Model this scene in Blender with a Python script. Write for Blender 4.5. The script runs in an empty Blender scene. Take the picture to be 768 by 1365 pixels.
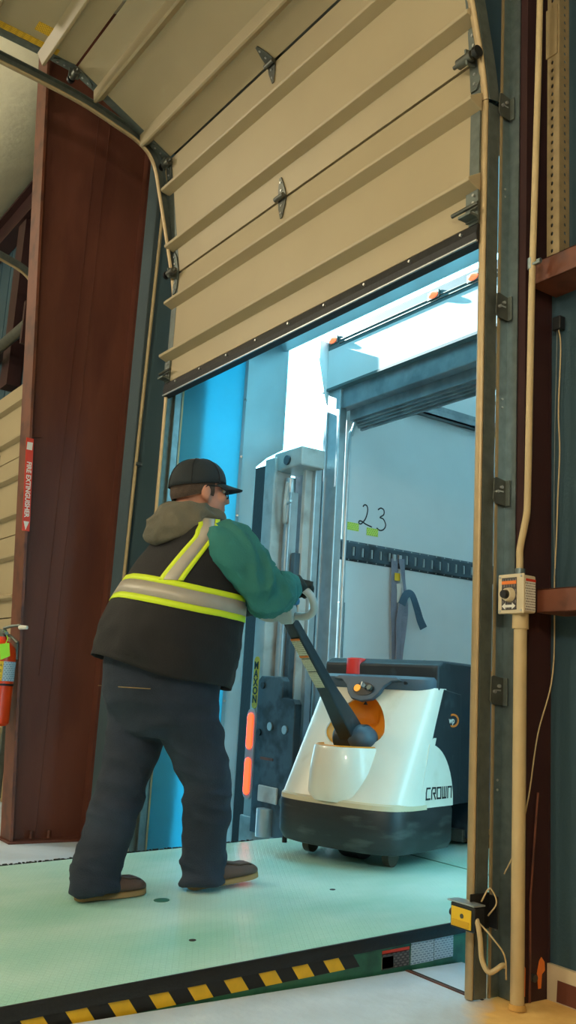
import bpy, bmesh, math, random
from mathutils import Vector, Matrix, noise
random.seed(7)
scene = bpy.context.scene
COL = scene.collection

# ------------------------------------------------------------------ camera
def make_camera():
    yaw, pitch, roll = math.radians(34.2), math.radians(11.06), math.radians(3.35)
    f = Vector((-math.cos(yaw)*math.cos(pitch), math.sin(yaw)*math.cos(pitch), math.sin(pitch)))
    r = Vector((math.sin(yaw), math.cos(yaw), 0)); u = r.cross(f)
    r2 = math.cos(roll)*r + math.sin(roll)*u
    u2 = -math.sin(roll)*r + math.cos(roll)*u
    cd = bpy.data.cameras.new('camera'); co = bpy.data.objects.new('camera', cd); COL.objects.link(co)
    m = Matrix((r2, u2, -f)).transposed().to_4x4()
    m.translation = Vector((2.134, -2.218, .887)); co.matrix_world = m
    cd.sensor_fit = 'VERTICAL'; cd.sensor_height = 36.0; cd.lens = 36.0*1229/1365
    cd.clip_start = .02; cd.clip_end = 200
    scene.camera = co
make_camera()

# ------------------------------------------------------------------ world, sun, lamps, exposure
w = bpy.data.worlds.new('overcast_sky'); scene.world = w; w.use_nodes = True
bg = w.node_tree.nodes['Background']
bg.inputs[0].default_value = (.34, .83, 1.0, 1); bg.inputs[1].default_value = 7.8
WARM = (1.0, .90, .72)
def warm_point(name, loc, power):
    d = bpy.data.lights.new(name, 'POINT'); d.energy = power; d.color = WARM; d.shadow_soft_size = .22
    o = bpy.data.objects.new(name, d); COL.objects.link(o); o.location = loc
warm_point('unseen_light', (-.8, -6.0, 4.9), 190)
warm_point('unseen_light.001', (3.4, -6.6, 4.9), 120)
warm_point('unseen_light.002', (2.9, -3.4, 2.9), 205)  # added unseen fill, set low to light door undersides and column web
warm_point('unseen_light.003', (-5.4, -4.2, 4.2), 280)  # added unseen fill that brightens the neighbouring door and insulation
sd = bpy.data.lights.new('sun', 'SUN'); sd.energy = 28; sd.angle = math.radians(.6); sd.color = (.80, .97, 1.0)
so = bpy.data.objects.new('sun', sd); COL.objects.link(so)
so.rotation_euler = Vector((1, .128, -.47)).to_track_quat('-Z', 'Y').to_euler()
scene.view_settings.view_transform = 'Standard'
scene.view_settings.look = 'None'
scene.view_settings.gamma = 1.0
scene.view_settings.exposure = 0.0
scene.view_settings.use_curve_mapping = False

# ------------------------------------------------------------------ helpers
def lin(c):
    return tuple(((v/255)/12.92 if v/255 <= .04045 else ((v/255+.055)/1.055)**2.4) for v in c)
MATS = {}
def mat(name, rgb, rough=.5, metal=0.0, var=.12, scale=6.0, bump=0.0, bscale=60.0, spec=.5,
        trans=0.0, second=None, s_scale=3.0, s_lo=.5, s_hi=.65, stretch=(1, 1, 1), emit=None, estr=0, coat=0.0):
    m = bpy.data.materials.new(name); m.use_nodes = True; nt = m.node_tree; N = nt.nodes; L = nt.links
    b = N['Principled BSDF']; c = lin(rgb)
    tc = N.new('ShaderNodeTexCoord'); mp = N.new('ShaderNodeMapping'); mp.inputs['Scale'].default_value = stretch
    L.new(tc.outputs['Object'], mp.inputs[0])
    nz = N.new('ShaderNodeTexNoise'); nz.inputs['Scale'].default_value = scale; nz.inputs['Detail'].default_value = 5
    L.new(mp.outputs[0], nz.inputs[0])
    rp = N.new('ShaderNodeValToRGB')
    rp.color_ramp.elements[0].position = .3; rp.color_ramp.elements[1].position = .7
    rp.color_ramp.elements[0].color = tuple(v*(1-var) for v in c)+(1,)
    rp.color_ramp.elements[1].color = tuple(min(1, v*(1+var)) for v in c)+(1,)
    L.new(nz.outputs[0], rp.inputs[0]); out = rp.outputs[0]
    if second:
        n2 = N.new('ShaderNodeTexNoise'); n2.inputs['Scale'].default_value = s_scale; n2.inputs['Detail'].default_value = 7
        L.new(mp.outputs[0], n2.inputs[0])
        r2 = N.new('ShaderNodeValToRGB'); r2.color_ramp.elements[0].position = s_lo; r2.color_ramp.elements[1].position = s_hi
        L.new(n2.outputs[0], r2.inputs[0])
        mx = N.new('ShaderNodeMixRGB'); L.new(r2.outputs[0], mx.inputs[0]); L.new(out, mx.inputs[1])
        mx.inputs[2].default_value = lin(second)+(1,); out = mx.outputs[0]
    L.new(out, b.inputs['Base Color'])
    b.inputs['Roughness'].default_value = rough; b.inputs['Metallic'].default_value = metal
    b.inputs['Specular IOR Level'].default_value = spec; b.inputs['Coat Weight'].default_value = coat
    if bump:
        nb = N.new('ShaderNodeTexNoise'); nb.inputs['Scale'].default_value = bscale; nb.inputs['Detail'].default_value = 4
        L.new(mp.outputs[0], nb.inputs[0])
        bp = N.new('ShaderNodeBump'); bp.inputs['Strength'].default_value = bump; bp.inputs['Distance'].default_value = .01
        L.new(nb.outputs[0], bp.inputs['Height']); L.new(bp.outputs[0], b.inputs['Normal'])
    if emit:
        b.inputs['Emission Color'].default_value = lin(emit)+(1,); b.inputs['Emission Strength'].default_value = estr
    if trans:
        t = N.new('ShaderNodeBsdfTranslucent'); L.new(out, t.inputs[0])
        ms = N.new('ShaderNodeMixShader'); ms.inputs[0].default_value = trans
        L.new(b.outputs[0], ms.inputs[1]); L.new(t.outputs[0], ms.inputs[2])
        L.new(ms.outputs[0], N['Material Output'].inputs[0])
    MATS[name] = m
    return m

def deck_material():
    m = bpy.data.materials.new('painted_tread_plate'); m.use_nodes = True; nt = m.node_tree; N = nt.nodes; L = nt.links
    b = N['Principled BSDF']; tc = N.new('ShaderNodeTexCoord')
    nz = N.new('ShaderNodeTexNoise'); nz.inputs['Scale'].default_value = 2.2; nz.inputs['Detail'].default_value = 7
    mp0 = N.new('ShaderNodeMapping'); mp0.inputs['Scale'].default_value = (1, .6, 1)
    L.new(tc.outputs['Object'], mp0.inputs[0]); L.new(mp0.outputs[0], nz.inputs[0])
    rp = N.new('ShaderNodeValToRGB'); E = rp.color_ramp.elements
    E[0].position = .32; E[0].color = lin((162, 220, 202))+(1,); E[1].position = .66; E[1].color = lin((206, 242, 230))+(1,)
    L.new(nz.outputs[0], rp.inputs[0]); L.new(rp.outputs[0], b.inputs['Base Color'])
    b.inputs['Roughness'].default_value = .27; b.inputs['Specular IOR Level'].default_value = .8
    hs = None
    for k, ang in enumerate((math.radians(30), math.radians(-30))):
        mp = N.new('ShaderNodeMapping'); mp.inputs['Rotation'].default_value = (0, 0, ang)
        mp.inputs['Location'].default_value = (.013*k, .009*k, 0)
        L.new(tc.outputs['Object'], mp.inputs[0])
        br = N.new('ShaderNodeTexBrick'); br.inputs['Scale'].default_value = 16
        br.inputs['Mortar Size'].default_value = .028; br.inputs['Mortar Smooth'].default_value = .6
        br.inputs['Brick Width'].default_value = .62; br.inputs['Row Height'].default_value = .3
        br.inputs[1].default_value = (1, 1, 1, 1); br.inputs[2].default_value = (1, 1, 1, 1); br.inputs[3].default_value = (0, 0, 0, 1)
        L.new(mp.outputs[0], br.inputs[0])
        if hs is None: hs = br.outputs[0]
        else:
            mt = N.new('ShaderNodeMath'); mt.operation = 'MULTIPLY'; L.new(hs, mt.inputs[0]); L.new(br.outputs[0], mt.inputs[1]); hs = mt.outputs[0]
    bp = N.new('ShaderNodeBump'); bp.inputs['Strength'].default_value = .35; bp.inputs['Distance'].default_value = .006
    L.new(hs, bp.inputs['Height']); L.new(bp.outputs[0], b.inputs['Normal'])
    MATS['deck'] = m
    return m

def label_material(name, paper, ink, rows, axis=2, fill=.55):
    """printed sheet: rows of small illegible print"""
    m = bpy.data.materials.new(name); m.use_nodes = True; nt = m.node_tree; N = nt.nodes; L = nt.links
    b = N['Principled BSDF']; tc = N.new('ShaderNodeTexCoord')
    br = N.new('ShaderNodeTexBrick'); br.inputs['Scale'].default_value = 1
    br.inputs['Brick Width'].default_value = .17; br.inputs['Row Height'].default_value = 1.0/rows
    br.inputs['Mortar Size'].default_value = (1-fill)*.5/rows; br.inputs['Mortar Smooth'].default_value = 0
    br.inputs[1].default_value = lin(ink)+(1,); br.inputs[2].default_value = lin(tuple((p+i)/2 for p, i in zip(paper, ink)))+(1,)
    br.inputs[3].default_value = lin(paper)+(1,)
    L.new(tc.outputs['UV'], br.inputs[0]); L.new(br.outputs[0], b.inputs['Base Color'])
    b.inputs['Roughness'].default_value = .5
    MATS[name] = m
    return m

class MB:
    """collects shapes that become ONE mesh object"""
    def __init__(s): s.v = []; s.f = []; s.uv = {}
    def add(s, vs, fs):
        o = len(s.v); s.v += [Vector(p) for p in vs]; s.f += [tuple(i+o for i in f) for f in fs]; return s
    def box(s, x0, x1, y0, y1, z0, z1):
        return s.add([(x0,y0,z0),(x1,y0,z0),(x1,y1,z0),(x0,y1,z0),(x0,y0,z1),(x1,y0,z1),(x1,y1,z1),(x0,y1,z1)],
                     [(0,3,2,1),(4,5,6,7),(0,1,5,4),(1,2,6,5),(2,3,7,6),(3,0,4,7)])
    def obox(s, c, ax, ay, az, hx, hy, hz):
        c = Vector(c); ax = Vector(ax).normalized()*hx; ay = Vector(ay).normalized()*hy; az = Vector(az).normalized()*hz
        P = [c+ax*i+ay*j+az*k for k in (-1, 1) for (i, j) in ((-1,-1),(1,-1),(1,1),(-1,1))]
        return s.add(P, [(0,3,2,1),(4,5,6,7),(0,1,5,4),(1,2,6,5),(2,3,7,6),(3,0,4,7)])
    def cyl(s, p0, p1, r0, r1=None, n=16, caps=True):
        return s.tube([p0, p1], [r0, r0 if r1 is None else r1], n, caps)
    def tube(s, pts, rad, n=10, caps=True, closed=False, flat=None):
        pts = [Vector(p) for p in pts]; k = len(pts)
        if not isinstance(rad, (list, tuple)): rad = [rad]*k
        T = []
        for i in range(k):
            a = pts[i-1] if (i or closed) else pts[i]; b = pts[(i+1) % k] if (i < k-1 or closed) else pts[i]
            T.append((b-a).normalized())
        up = Vector((0, 0, 1)) if abs(T[0].z) < .9 else Vector((1, 0, 0))
        U = (up - T[0]*up.dot(T[0])).normalized(); vs = []; fs = []
        for i in range(k):
            U = (U - T[i]*U.dot(T[i])).normalized(); V = T[i].cross(U)
            for j in range(n):
                a = 2*math.pi*j/n
                vs.append(pts[i] + U*math.cos(a)*rad[i] + V*math.sin(a)*rad[i]*(flat or 1))
        for i in range(k if closed else k-1):
            for j in range(n):
                a = i*n+j; b = i*n+(j+1) % n; i2 = (i+1) % k
                fs.append((a, b, i2*n+(j+1) % n, i2*n+j))
        if caps and not closed:
            fs.append(tuple(reversed(range(n)))); fs.append(tuple((k-1)*n+j for j in range(n)))
        return s.add(vs, fs)
    def prism(s, poly, o, ax, ay, n, depth):
        o = Vector(o); ax = Vector(ax); ay = Vector(ay); n = Vector(n); k = len(poly)
        a = [o+ax*p[0]+ay*p[1] for p in poly]; b = [p+n*depth for p in a]
        return s.add(a+b, [tuple(reversed(range(k))), tuple(range(k, 2*k))]+[(i, (i+1) % k, k+(i+1) % k, k+i) for i in range(k)])
    def loft(s, rings, caps=True, closed=True):
        n = len(rings[0]); vs = [p for r in rings for p in r]; fs = []
        for i in range(len(rings)-1):
            for j in range(n if closed else n-1):
                a = i*n+j; b = i*n+(j+1) % n
                fs.append((a, b, b+n, a+n))
        if caps and closed:
            fs.append(tuple(reversed(range(n)))); k = (len(rings)-1)*n; fs.append(tuple(k+j for j in range(n)))
        return s.add(vs, fs)
    def ball(s, c, rx, ry, rz, nu=20, nv=12, R=None):
        rings = []
        c = Vector(c)
        for i in range(nv+1):
            ph = -math.pi/2 + math.pi*i/nv
            ph = max(-1.55, min(1.55, ph))
            ring = []
            for j in range(nu):
                a = 2*math.pi*j/nu
                p = Vector((rx*math.cos(ph)*math.cos(a), ry*math.cos(ph)*math.sin(a), rz*math.sin(ph)))
                if R is not None: p = R @ p
                ring.append(c+p)
            rings.append(ring)
        return s.loft(rings)
    def build(s, name, m, parent=None, smooth=False, bevel=0, seg=2, uv=None, recalc=True):
        me = bpy.data.meshes.new(name); me.from_pydata([tuple(v) for v in s.v], [], s.f); me.update()
        if recalc:
            bm = bmesh.new(); bm.from_mesh(me); bmesh.ops.recalc_face_normals(bm, faces=bm.faces); bm.to_mesh(me); bm.free()
        o = bpy.data.objects.new(name, me); COL.objects.link(o)
        if m is not None: me.materials.append(MATS[m] if isinstance(m, str) else m)
        if parent is not None: o.parent = parent
        if smooth:
            for p in me.polygons: p.use_smooth = True
            if smooth == 'auto':
                me.set_sharp_from_angle(angle=math.radians(38))
        if bevel:
            md = o.modifiers.new('bevel', 'BEVEL'); md.width = bevel; md.segments = seg; md.limit_method = 'ANGLE'; md.angle_limit = math.radians(40)
        return o

def tag(o, label=None, cat=None, group=None, kind=None):
    if label: o['label'] = label
    if cat: o['category'] = cat
    if group: o['group'] = group
    if kind: o['kind'] = kind
    return o
def thing(name, label, cat, loc=(0,0,0), group=None):
    o = bpy.data.objects.new(name, None); COL.objects.link(o); o.location = loc; o.empty_display_size = .1
    bpy.context.view_layer.update()
    return tag(o, label, cat, group)
def at(parent, child):
    """keep a child built in world coordinates in place under a moved empty"""
    child.parent = parent; child.matrix_parent_inverse = parent.matrix_world.inverted()
    return child
def struct(o): o['kind'] = 'structure'; return o
def sheet(name, m, o, ax, ay, w, h, parent=None, t=.0015):
    """thin printed plate with UVs, centre o, axes ax (right) ay (up)"""
    o = Vector(o); ax = Vector(ax).normalized(); ay = Vector(ay).normalized(); n = ax.cross(ay)
    me = bpy.data.meshes.new(name)
    P = [o+ax*i*w/2+ay*j*h/2+n*k*t for k in (0, 1) for (i, j) in ((-1,-1),(1,-1),(1,1),(-1,1))]
    F = [(0,3,2,1),(4,5,6,7),(0,1,5,4),(1,2,6,5),(2,3,7,6),(3,0,4,7)]
    me.from_pydata([tuple(p) for p in P], [], F); uvl = me.uv_layers.new(name='UV')
    co = [(0,0),(1,0),(1,1),(0,1)]*2
    for pl in me.polygons:
        for li, vi in zip(pl.loop_indices, pl.vertices): uvl.data[li].uv = co[vi]
    ob = bpy.data.objects.new(name, me); COL.objects.link(ob); me.materials.append(MATS[m])
    if parent is not None: at(parent, ob)
    return ob
def text(name, body, m, o, ax, ay, size, parent, depth=.0012, squeeze=1.0, bold=0.0):
    cu = bpy.data.curves.new(name, 'FONT'); cu.body = body; cu.size = size; cu.align_x = 'CENTER'; cu.align_y = 'CENTER'; cu.extrude = depth/2
    cu.offset = bold; cu.resolution_u = 3
    to = bpy.data.objects.new(name, cu); COL.objects.link(to); bpy.context.view_layer.update()
    me = bpy.data.meshes.new_from_object(to.evaluated_get(bpy.context.evaluated_depsgraph_get()))
    COL.objects.unlink(to); bpy.data.objects.remove(to)
    ax = Vector(ax).normalized(); ay = Vector(ay).normalized(); n = ax.cross(ay)
    M = Matrix((ax*squeeze, ay, n)).transposed().to_4x4(); M.translation = Vector(o)
    me.transform(M); me.materials.clear(); me.materials.append(MATS[m])
    ob = bpy.data.objects.new(name, me); COL.objects.link(ob); at(parent, ob)
    return ob
def remeshed(name, mb, m, voxel=.012, smooth=6, parent=None, disp=None):
    o = mb.build(name+'_tmp', None)
    r = o.modifiers.new('r', 'REMESH'); r.mode = 'VOXEL'; r.voxel_size = voxel
    s = o.modifiers.new('s', 'SMOOTH'); s.iterations = smooth; s.factor = .5
    bpy.context.view_layer.update()
    me = bpy.data.meshes.new_from_object(o.evaluated_get(bpy.context.evaluated_depsgraph_get()))
    old = o.data; bpy.data.objects.remove(o); bpy.data.meshes.remove(old)
    me.name = name
    if disp:
        nr = [v.normal.copy() for v in me.vertices]
        for v, n in zip(me.vertices, nr): v.co += n*disp(v.co)
    for p in me.polygons: p.use_smooth = True
    me.materials.clear(); me.materials.append(MATS[m])
    ob = bpy.data.objects.new(name, me); COL.objects.link(ob)
    if parent is not None: at(parent, ob)
    return ob
def copy_tree(o, parent=None):
    c = o.copy(); COL.objects.link(c)
    if parent is not None: c.parent = parent
    for ch in list(o.children): copy_tree(ch, c)
    return c
def catmull(P, n):
    P = [Vector(p) for p in P]; out = []
    Q = [P[0]*2-P[1]]+P+[P[-1]*2-P[-2]]
    for i in range(1, len(Q)-2):
        for k in range(n):
            t = k/n; a, b, c, d = Q[i-1], Q[i], Q[i+1], Q[i+2]
            out.append(.5*((2*b)+(c-a)*t+(2*a-5*b+4*c-d)*t*t+(3*b-a-3*c+d)*t*t*t))
    out.append(P[-1]); return out
X, Y, Z = Vector((1,0,0)), Vector((0,1,0)), Vector((0,0,1))

# ------------------------------------------------------------------ materials
mat('concrete', (208, 222, 236), .45, var=.12, scale=3, bump=.25, bscale=30, second=(188, 198, 206), s_scale=2.2, s_lo=.5, s_hi=.75)
mat('lit_dusty_concrete', (206, 160, 84), .85, var=.18, scale=5, bump=.4, bscale=40, second=(150, 112, 58), s_scale=6, s_lo=.52, s_hi=.8)  # dust tan with warm lamp light put into the colour
mat('pit_dark', (40, 42, 40), .9)
mat('wall_panel', (52, 78, 88), .6, var=.08, scale=2, bump=.12, bscale=120)
mat('plain_wall', (150, 150, 138), .8, var=.06)
mat('insulation', (232, 222, 190), .6, var=.06, scale=3, bump=.5, bscale=14)
mat('ceiling_dark', (70, 66, 58), .8)
mat('dark_brown_steel', (58, 34, 33), .5, var=.16, scale=4, spec=.3)
mat('brown_steel', (104, 62, 50), .5, var=.16, scale=4, bump=.06, bscale=200, second=(88, 50, 42), s_scale=5, s_lo=.45, s_hi=.7, stretch=(1, 1, .25), spec=.2)
mat('rust_brown', (106, 58, 38), .5, var=.18, scale=6, second=(78, 42, 30), s_scale=9)
mat('cream_panel', (172, 156, 122), .45, var=.03, scale=3, bump=.04, bscale=300)
mat('galvanized', (126, 140, 142), .38, metal=.85, var=.14, scale=30, bump=.03)
mat('dull_galvanized', (112, 120, 114), .5, metal=.7, var=.16, scale=26, bump=.03)
mat('dark_steel', (104, 106, 98), .45, metal=.8, var=.15, scale=20)
mat('warm_lit_edge', (170, 148, 110), .42, metal=.4, var=.08, scale=18)  # galvanized steel edge, tan of the warm lamp light put into its colour
mat('black_rubber', (24, 25, 26), .55, var=.2, scale=30, bump=.15, bscale=80)
mat('black_plastic', (22, 24, 26), .38, var=.15)
mat('beige_pipe', (190, 168, 124), .5, var=.08, scale=10, bump=.05)
mat('beige_plastic', (205, 190, 158), .45, var=.04)
mat('label_white', (222, 220, 210), .5, var=.03)
mat('label_yellow', (230, 190, 40), .5, var=.05)
mat('label_orange', (226, 118, 40), .5, var=.03)
mat('sign_red', (206, 56, 26), .45, var=.05)
mat('extinguisher_red', (224, 64, 14), .3, var=.04, coat=.3)
mat('tag_green', (150, 226, 50), .5, var=.03)
mat('green_paint', (52, 112, 84), .45, var=.14, scale=5, second=(34, 78, 60), s_scale=6)
mat('stripe_yellow', (236, 186, 34), .55, var=.1, scale=20)
mat('stripe_black', (28, 27, 26), .6, var=.15, scale=20)
deck_material()
label_material('print_grey', (178, 196, 206), (110, 130, 145), 10)
label_material('print_dark', (60, 56, 56), (120, 112, 108), 6)
label_material('print_white', (224, 220, 206), (120, 110, 96), 12)
label_material('print_yellow', (226, 182, 34), (150, 108, 20), 8)
label_material('print_cream', (212, 204, 172), (120, 112, 88), 9)
label_material('print_lime', (206, 232, 96), (120, 140, 60), 4)
mat('glow_orange', (235, 120, 84), .4, emit=(255, 96, 52), estr=2.2)
mat('glow_red', (240, 60, 30), .4, emit=(255, 64, 28), estr=4.0)
mat('truck_white', (212, 220, 220), .45, var=.03, scale=4)
mat('truck_roof_fiberglass', (226, 234, 236), .5, var=.04, scale=6, trans=.34)
mat('truck_steel', (138, 150, 154), .45, metal=.6, var=.16, scale=10, second=(118, 130, 134), s_scale=7)
mat('aluminium', (186, 192, 194), .38, metal=.75, var=.1, scale=14)
mat('truck_floor_wood', (138, 104, 66), .7, var=.2, scale=3, stretch=(8, 1, 1))
mat('shelter_blue', (104, 206, 226), .45, var=.05, scale=2, trans=.62)
mat('shelter_grey', (184, 204, 208), .6, var=.08, scale=3, bump=.1, bscale=30, trans=.56)
mat('lift_paint', (176, 178, 174), .5, var=.1, scale=8, second=(120, 116, 108), s_scale=6, s_lo=.52, s_hi=.8)
mat('lift_dark', (74, 88, 96), .5, metal=.4, var=.16, scale=9, second=(48, 54, 58), s_scale=8)
mat('asphalt', (96, 98, 100), .9, var=.15, scale=8)
mat('ink', (22, 26, 30), .6, var=.05)
mat('bolt', (190, 192, 190), .35, metal=.8, var=.05)
def dust_and_light_floor():  # tan dust with warm lamp light painted in, bounded along the light edge
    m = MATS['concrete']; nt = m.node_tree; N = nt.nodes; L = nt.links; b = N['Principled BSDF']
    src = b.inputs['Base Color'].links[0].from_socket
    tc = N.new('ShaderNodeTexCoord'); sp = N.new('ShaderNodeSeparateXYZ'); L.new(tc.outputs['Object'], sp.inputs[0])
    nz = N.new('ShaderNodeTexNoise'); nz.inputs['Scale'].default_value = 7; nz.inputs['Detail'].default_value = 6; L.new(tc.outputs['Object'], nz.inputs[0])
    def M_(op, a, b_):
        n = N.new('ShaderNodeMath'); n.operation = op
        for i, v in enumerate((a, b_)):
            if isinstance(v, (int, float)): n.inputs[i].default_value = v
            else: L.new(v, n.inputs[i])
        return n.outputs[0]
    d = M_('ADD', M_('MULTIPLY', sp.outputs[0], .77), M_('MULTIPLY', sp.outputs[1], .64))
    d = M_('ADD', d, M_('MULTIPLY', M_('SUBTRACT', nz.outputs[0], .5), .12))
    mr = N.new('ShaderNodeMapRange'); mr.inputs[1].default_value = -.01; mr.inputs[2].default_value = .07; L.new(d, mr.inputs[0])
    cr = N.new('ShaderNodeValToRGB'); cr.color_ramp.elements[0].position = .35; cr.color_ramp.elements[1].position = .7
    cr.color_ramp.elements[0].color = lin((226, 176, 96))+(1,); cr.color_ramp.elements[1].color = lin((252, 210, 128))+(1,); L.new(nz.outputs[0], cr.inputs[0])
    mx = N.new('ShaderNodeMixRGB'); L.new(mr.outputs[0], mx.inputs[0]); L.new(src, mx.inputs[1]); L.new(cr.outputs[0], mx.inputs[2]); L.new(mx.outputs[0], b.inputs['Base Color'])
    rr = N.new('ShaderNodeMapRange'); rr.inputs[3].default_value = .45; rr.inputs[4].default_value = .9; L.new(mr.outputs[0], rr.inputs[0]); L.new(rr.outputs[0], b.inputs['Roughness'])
dust_and_light_floor()
mat('zinc_tan', (150, 130, 94), .5, metal=.25, var=.12, scale=24)
mat('marker_steel', (78, 98, 100), .6, var=.12, scale=14)
# ================================================================== the setting
PX0, PX1, PYB = -2.03, -.33, -2.72          # leveler pit in plan
m = MB()
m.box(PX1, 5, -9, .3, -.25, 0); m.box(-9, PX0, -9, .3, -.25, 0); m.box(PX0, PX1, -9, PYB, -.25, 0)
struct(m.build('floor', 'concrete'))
m = MB(); m.box(PX0-.1, PX1+.1, PYB-.1, .3, -.75, -.7)
m.box(PX0-.1, PX0-.002, PYB, .3, -.7, -.25); m.box(PX1+.002, PX1+.1, PYB, .3, -.7, -.25); m.box(PX0, PX1, PYB-.1, PYB-.002, -.7, -.25)
struct(m.build('floor_pit', 'pit_dark'))
struct(MB().box(-40, 30, .3, 60, -1.3, -1.2).build('ground', 'asphalt'))
# sill trim and joint line
m = MB(); m.box(PX1, -.02, .036, .05, 0, .003); struct(m.build('trim_1', 'rust_brown'))
m = MB(); m.box(PX1, -.0, .052, .062, 0, .0015); struct(m.build('trim_2', 'pit_dark'))
# walls
m = MB(); m.box(.08, 5, .27, .32, -.25, 5.5); struct(m.build('wall_right', 'wall_panel'))
m = MB(); m.box(-9, -2.525, .13, .3, -1.2, 5.5)
for k in range(14):
    x = -2.72-.3*k; m.box(x-.012, x+.012, .124, .132, 0, 5.5)
struct(m.build('wall_left', 'wall_panel'))
m = MB(); m.box(-2.525, -.025, .13, .3, 3.05, 5.5); struct(m.build('wall_front', 'wall_panel'))
m = MB(); m.box(-9, 5, -9.1, -9, 0, 5.5); struct(m.build('wall_back', 'plain_wall'))
m = MB(); m.box(5, 5.1, -9, .3, 0, 5.5); m.box(-9.1, -9, -9, .3, 0, 5.5); struct(m.build('wall_side', 'plain_wall'))
# ceiling: white insulation blanket sagging between purlins
m = MB(); rings = []
for i in range(61):
    y = .3 - 9.3*i/60; ph = (i % 10)/10
    z = 5.5 - .3*abs(math.sin(math.pi*i/10))
    rings.append([Vector((-9, y, z)), Vector((5, y, z)), Vector((5, y, z+.03)), Vector((-9, y, z+.03))])
m.loft(rings); struct(m.build('ceiling', 'insulation', smooth='auto'))
m = MB(); m.box(-9.1, 5.1, -9.1, .32, 5.54, 5.6); struct(m.build('roof', 'ceiling_dark'))
t = thing('eave_beam', 'dark brown steel eave beam running along wall top under white insulation', 'beam', (-4.5, -.1, 5.0))
at(t, MB().box(-9, 0, -.02, .12, 4.92, 4.94).box(-9, 0, -.02, .12, 5.2, 5.22).box(-9, 0, .04, .05, 4.94, 5.2).build('channel', 'dark_brown_steel'))
# baseboard right of the door
m = MB(); m.box(.08, 5, .255, .27, 0, .105); b = struct(m.build('baseboard_right', 'beige_plastic'))
m = MB(); m.prism([(.118, .004), (1.2, .004), (1.2, .06), (.122, .066)], (0, .255, 0), X, Z, -Y, .002)
at(b, m.build('rusty_strip', 'brown_steel'))
# right door jamb: brown steel channel column
t = thing('jamb_column', 'dark brown steel channel column right of the dock door', 'column', (.03, .2, 0))
m = MB(); m.box(-.02, .08, .13, .138, 0, 5.5); m.box(-.02, .08, .262, .27, 0, 5.5)
at(t, m.build('flange', 'dark_brown_steel'))
at(t, MB().box(.07, .078, .138, .262, 0, 5.5).build('web', 'dark_brown_steel'))
at(t, MB().prism([(0,0),(.012,0),(.016,.04),(.03,.05),(.028,.075),(.014,.09),(.004,.08),(-.006,.045)], (.0785, .215, .035), Y, Z, X, .002).build('orange_paint_mark', 'label_orange'))
at(t, MB().prism([(0,0),(.008,0),(.01,.08),(.002,.09)], (.0785, .146, .02), Y, Z, X, .002).build('orange_paint_mark', 'label_orange'))
at(t, MB().cyl((.078, .19, .07), (.09, .19, .07), .012, n=8).build('anchor_bolt', 'dark_steel'))

# left tapered frame column
t = thing('frame_column', 'tall tapered reddish brown steel building column left of the door', 'column', (-3.06, -.2, 0))
def flY(z): return -.41-.066*z
at(t, MB().prism([(flY(0), 0), (0, 0), (0, 5.4), (flY(5.4), 5.4)], (-3.066, 0, 0), Y, Z, X, .012).build('web', 'brown_steel'))
m = MB()
m.prism([(flY(0)-.016, 0), (flY(0), 0), (flY(5.4), 5.4), (flY(5.4)-.016, 5.4)], (-3.145, 0, 0), Y, Z, X, .165)
at(t, m.build('inner_flange', 'rust_brown'))
at(t, MB().box(-3.145, -2.98, 0, .016, 0, 5.4).build('outer_flange', 'brown_steel'))
at(t, MB().box(-3.16, -2.965, -.44, .03, 0, .014).build('base_plate', 'brown_steel', bevel=.003))
at(t, MB().prism([(flY(2.28), 2.28), (flY(2.28)+.085, 2.275), (flY(2.27), 2.262)], (-3.054, 0, 0), Y, Z, X, .012).build('bracket_tab', 'brown_steel'))
for y in (-.30, -.2): at(t, MB().cyl((-3.02, y, .018), (-3.02, y, .06), .012, n=8).build('anchor_bolt', 'rust_brown'))
at(t, MB().box(-3.054, -3.05, -.262, -.256, .02, 5.4).box(-3.054, -3.05, -.34, -.336, .9, 5.4).build('weld_seam', 'brown_steel'))
# red fire extinguisher sign on the flange face and edge
t2 = thing('sign', 'narrow red and white vertical sign on brown column flange', 'sign', (-3.06, flY(1.95)-.02, 1.9))
def fl_pt(x, z, off=0): return Vector((x, flY(z)-.016-off, z))
ayf = (fl_pt(0, 3)-fl_pt(0, 0)).normalized()
at(t2, MB().obox((-2.979, flY(1.97)-.012, 1.97), ayf, Y, X, .27, .022, .0015).build('backing', 'sign_red'))
text('lettering', 'FIRE EXTINGUISHER', 'label_white', (-2.9772, flY(1.94)-.012, 1.94), -ayf, Y, .038, t2, squeeze=.95, bold=.001)
at(t2, MB().prism([(-.016, 0), (.016, 0), (0, -.05)], (-2.9772, flY(1.74)-.012, 1.755), Y, Z, X, .0012).build('arrow', 'label_white'))
at(t2, MB().prism([(-.016, 0), (.016, 0), (.016, .045), (-.016, .045)], (-2.9772, flY(2.2)-.012, 2.17), Y, Z, X, .0012).build('pictogram', 'label_white'))

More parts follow.
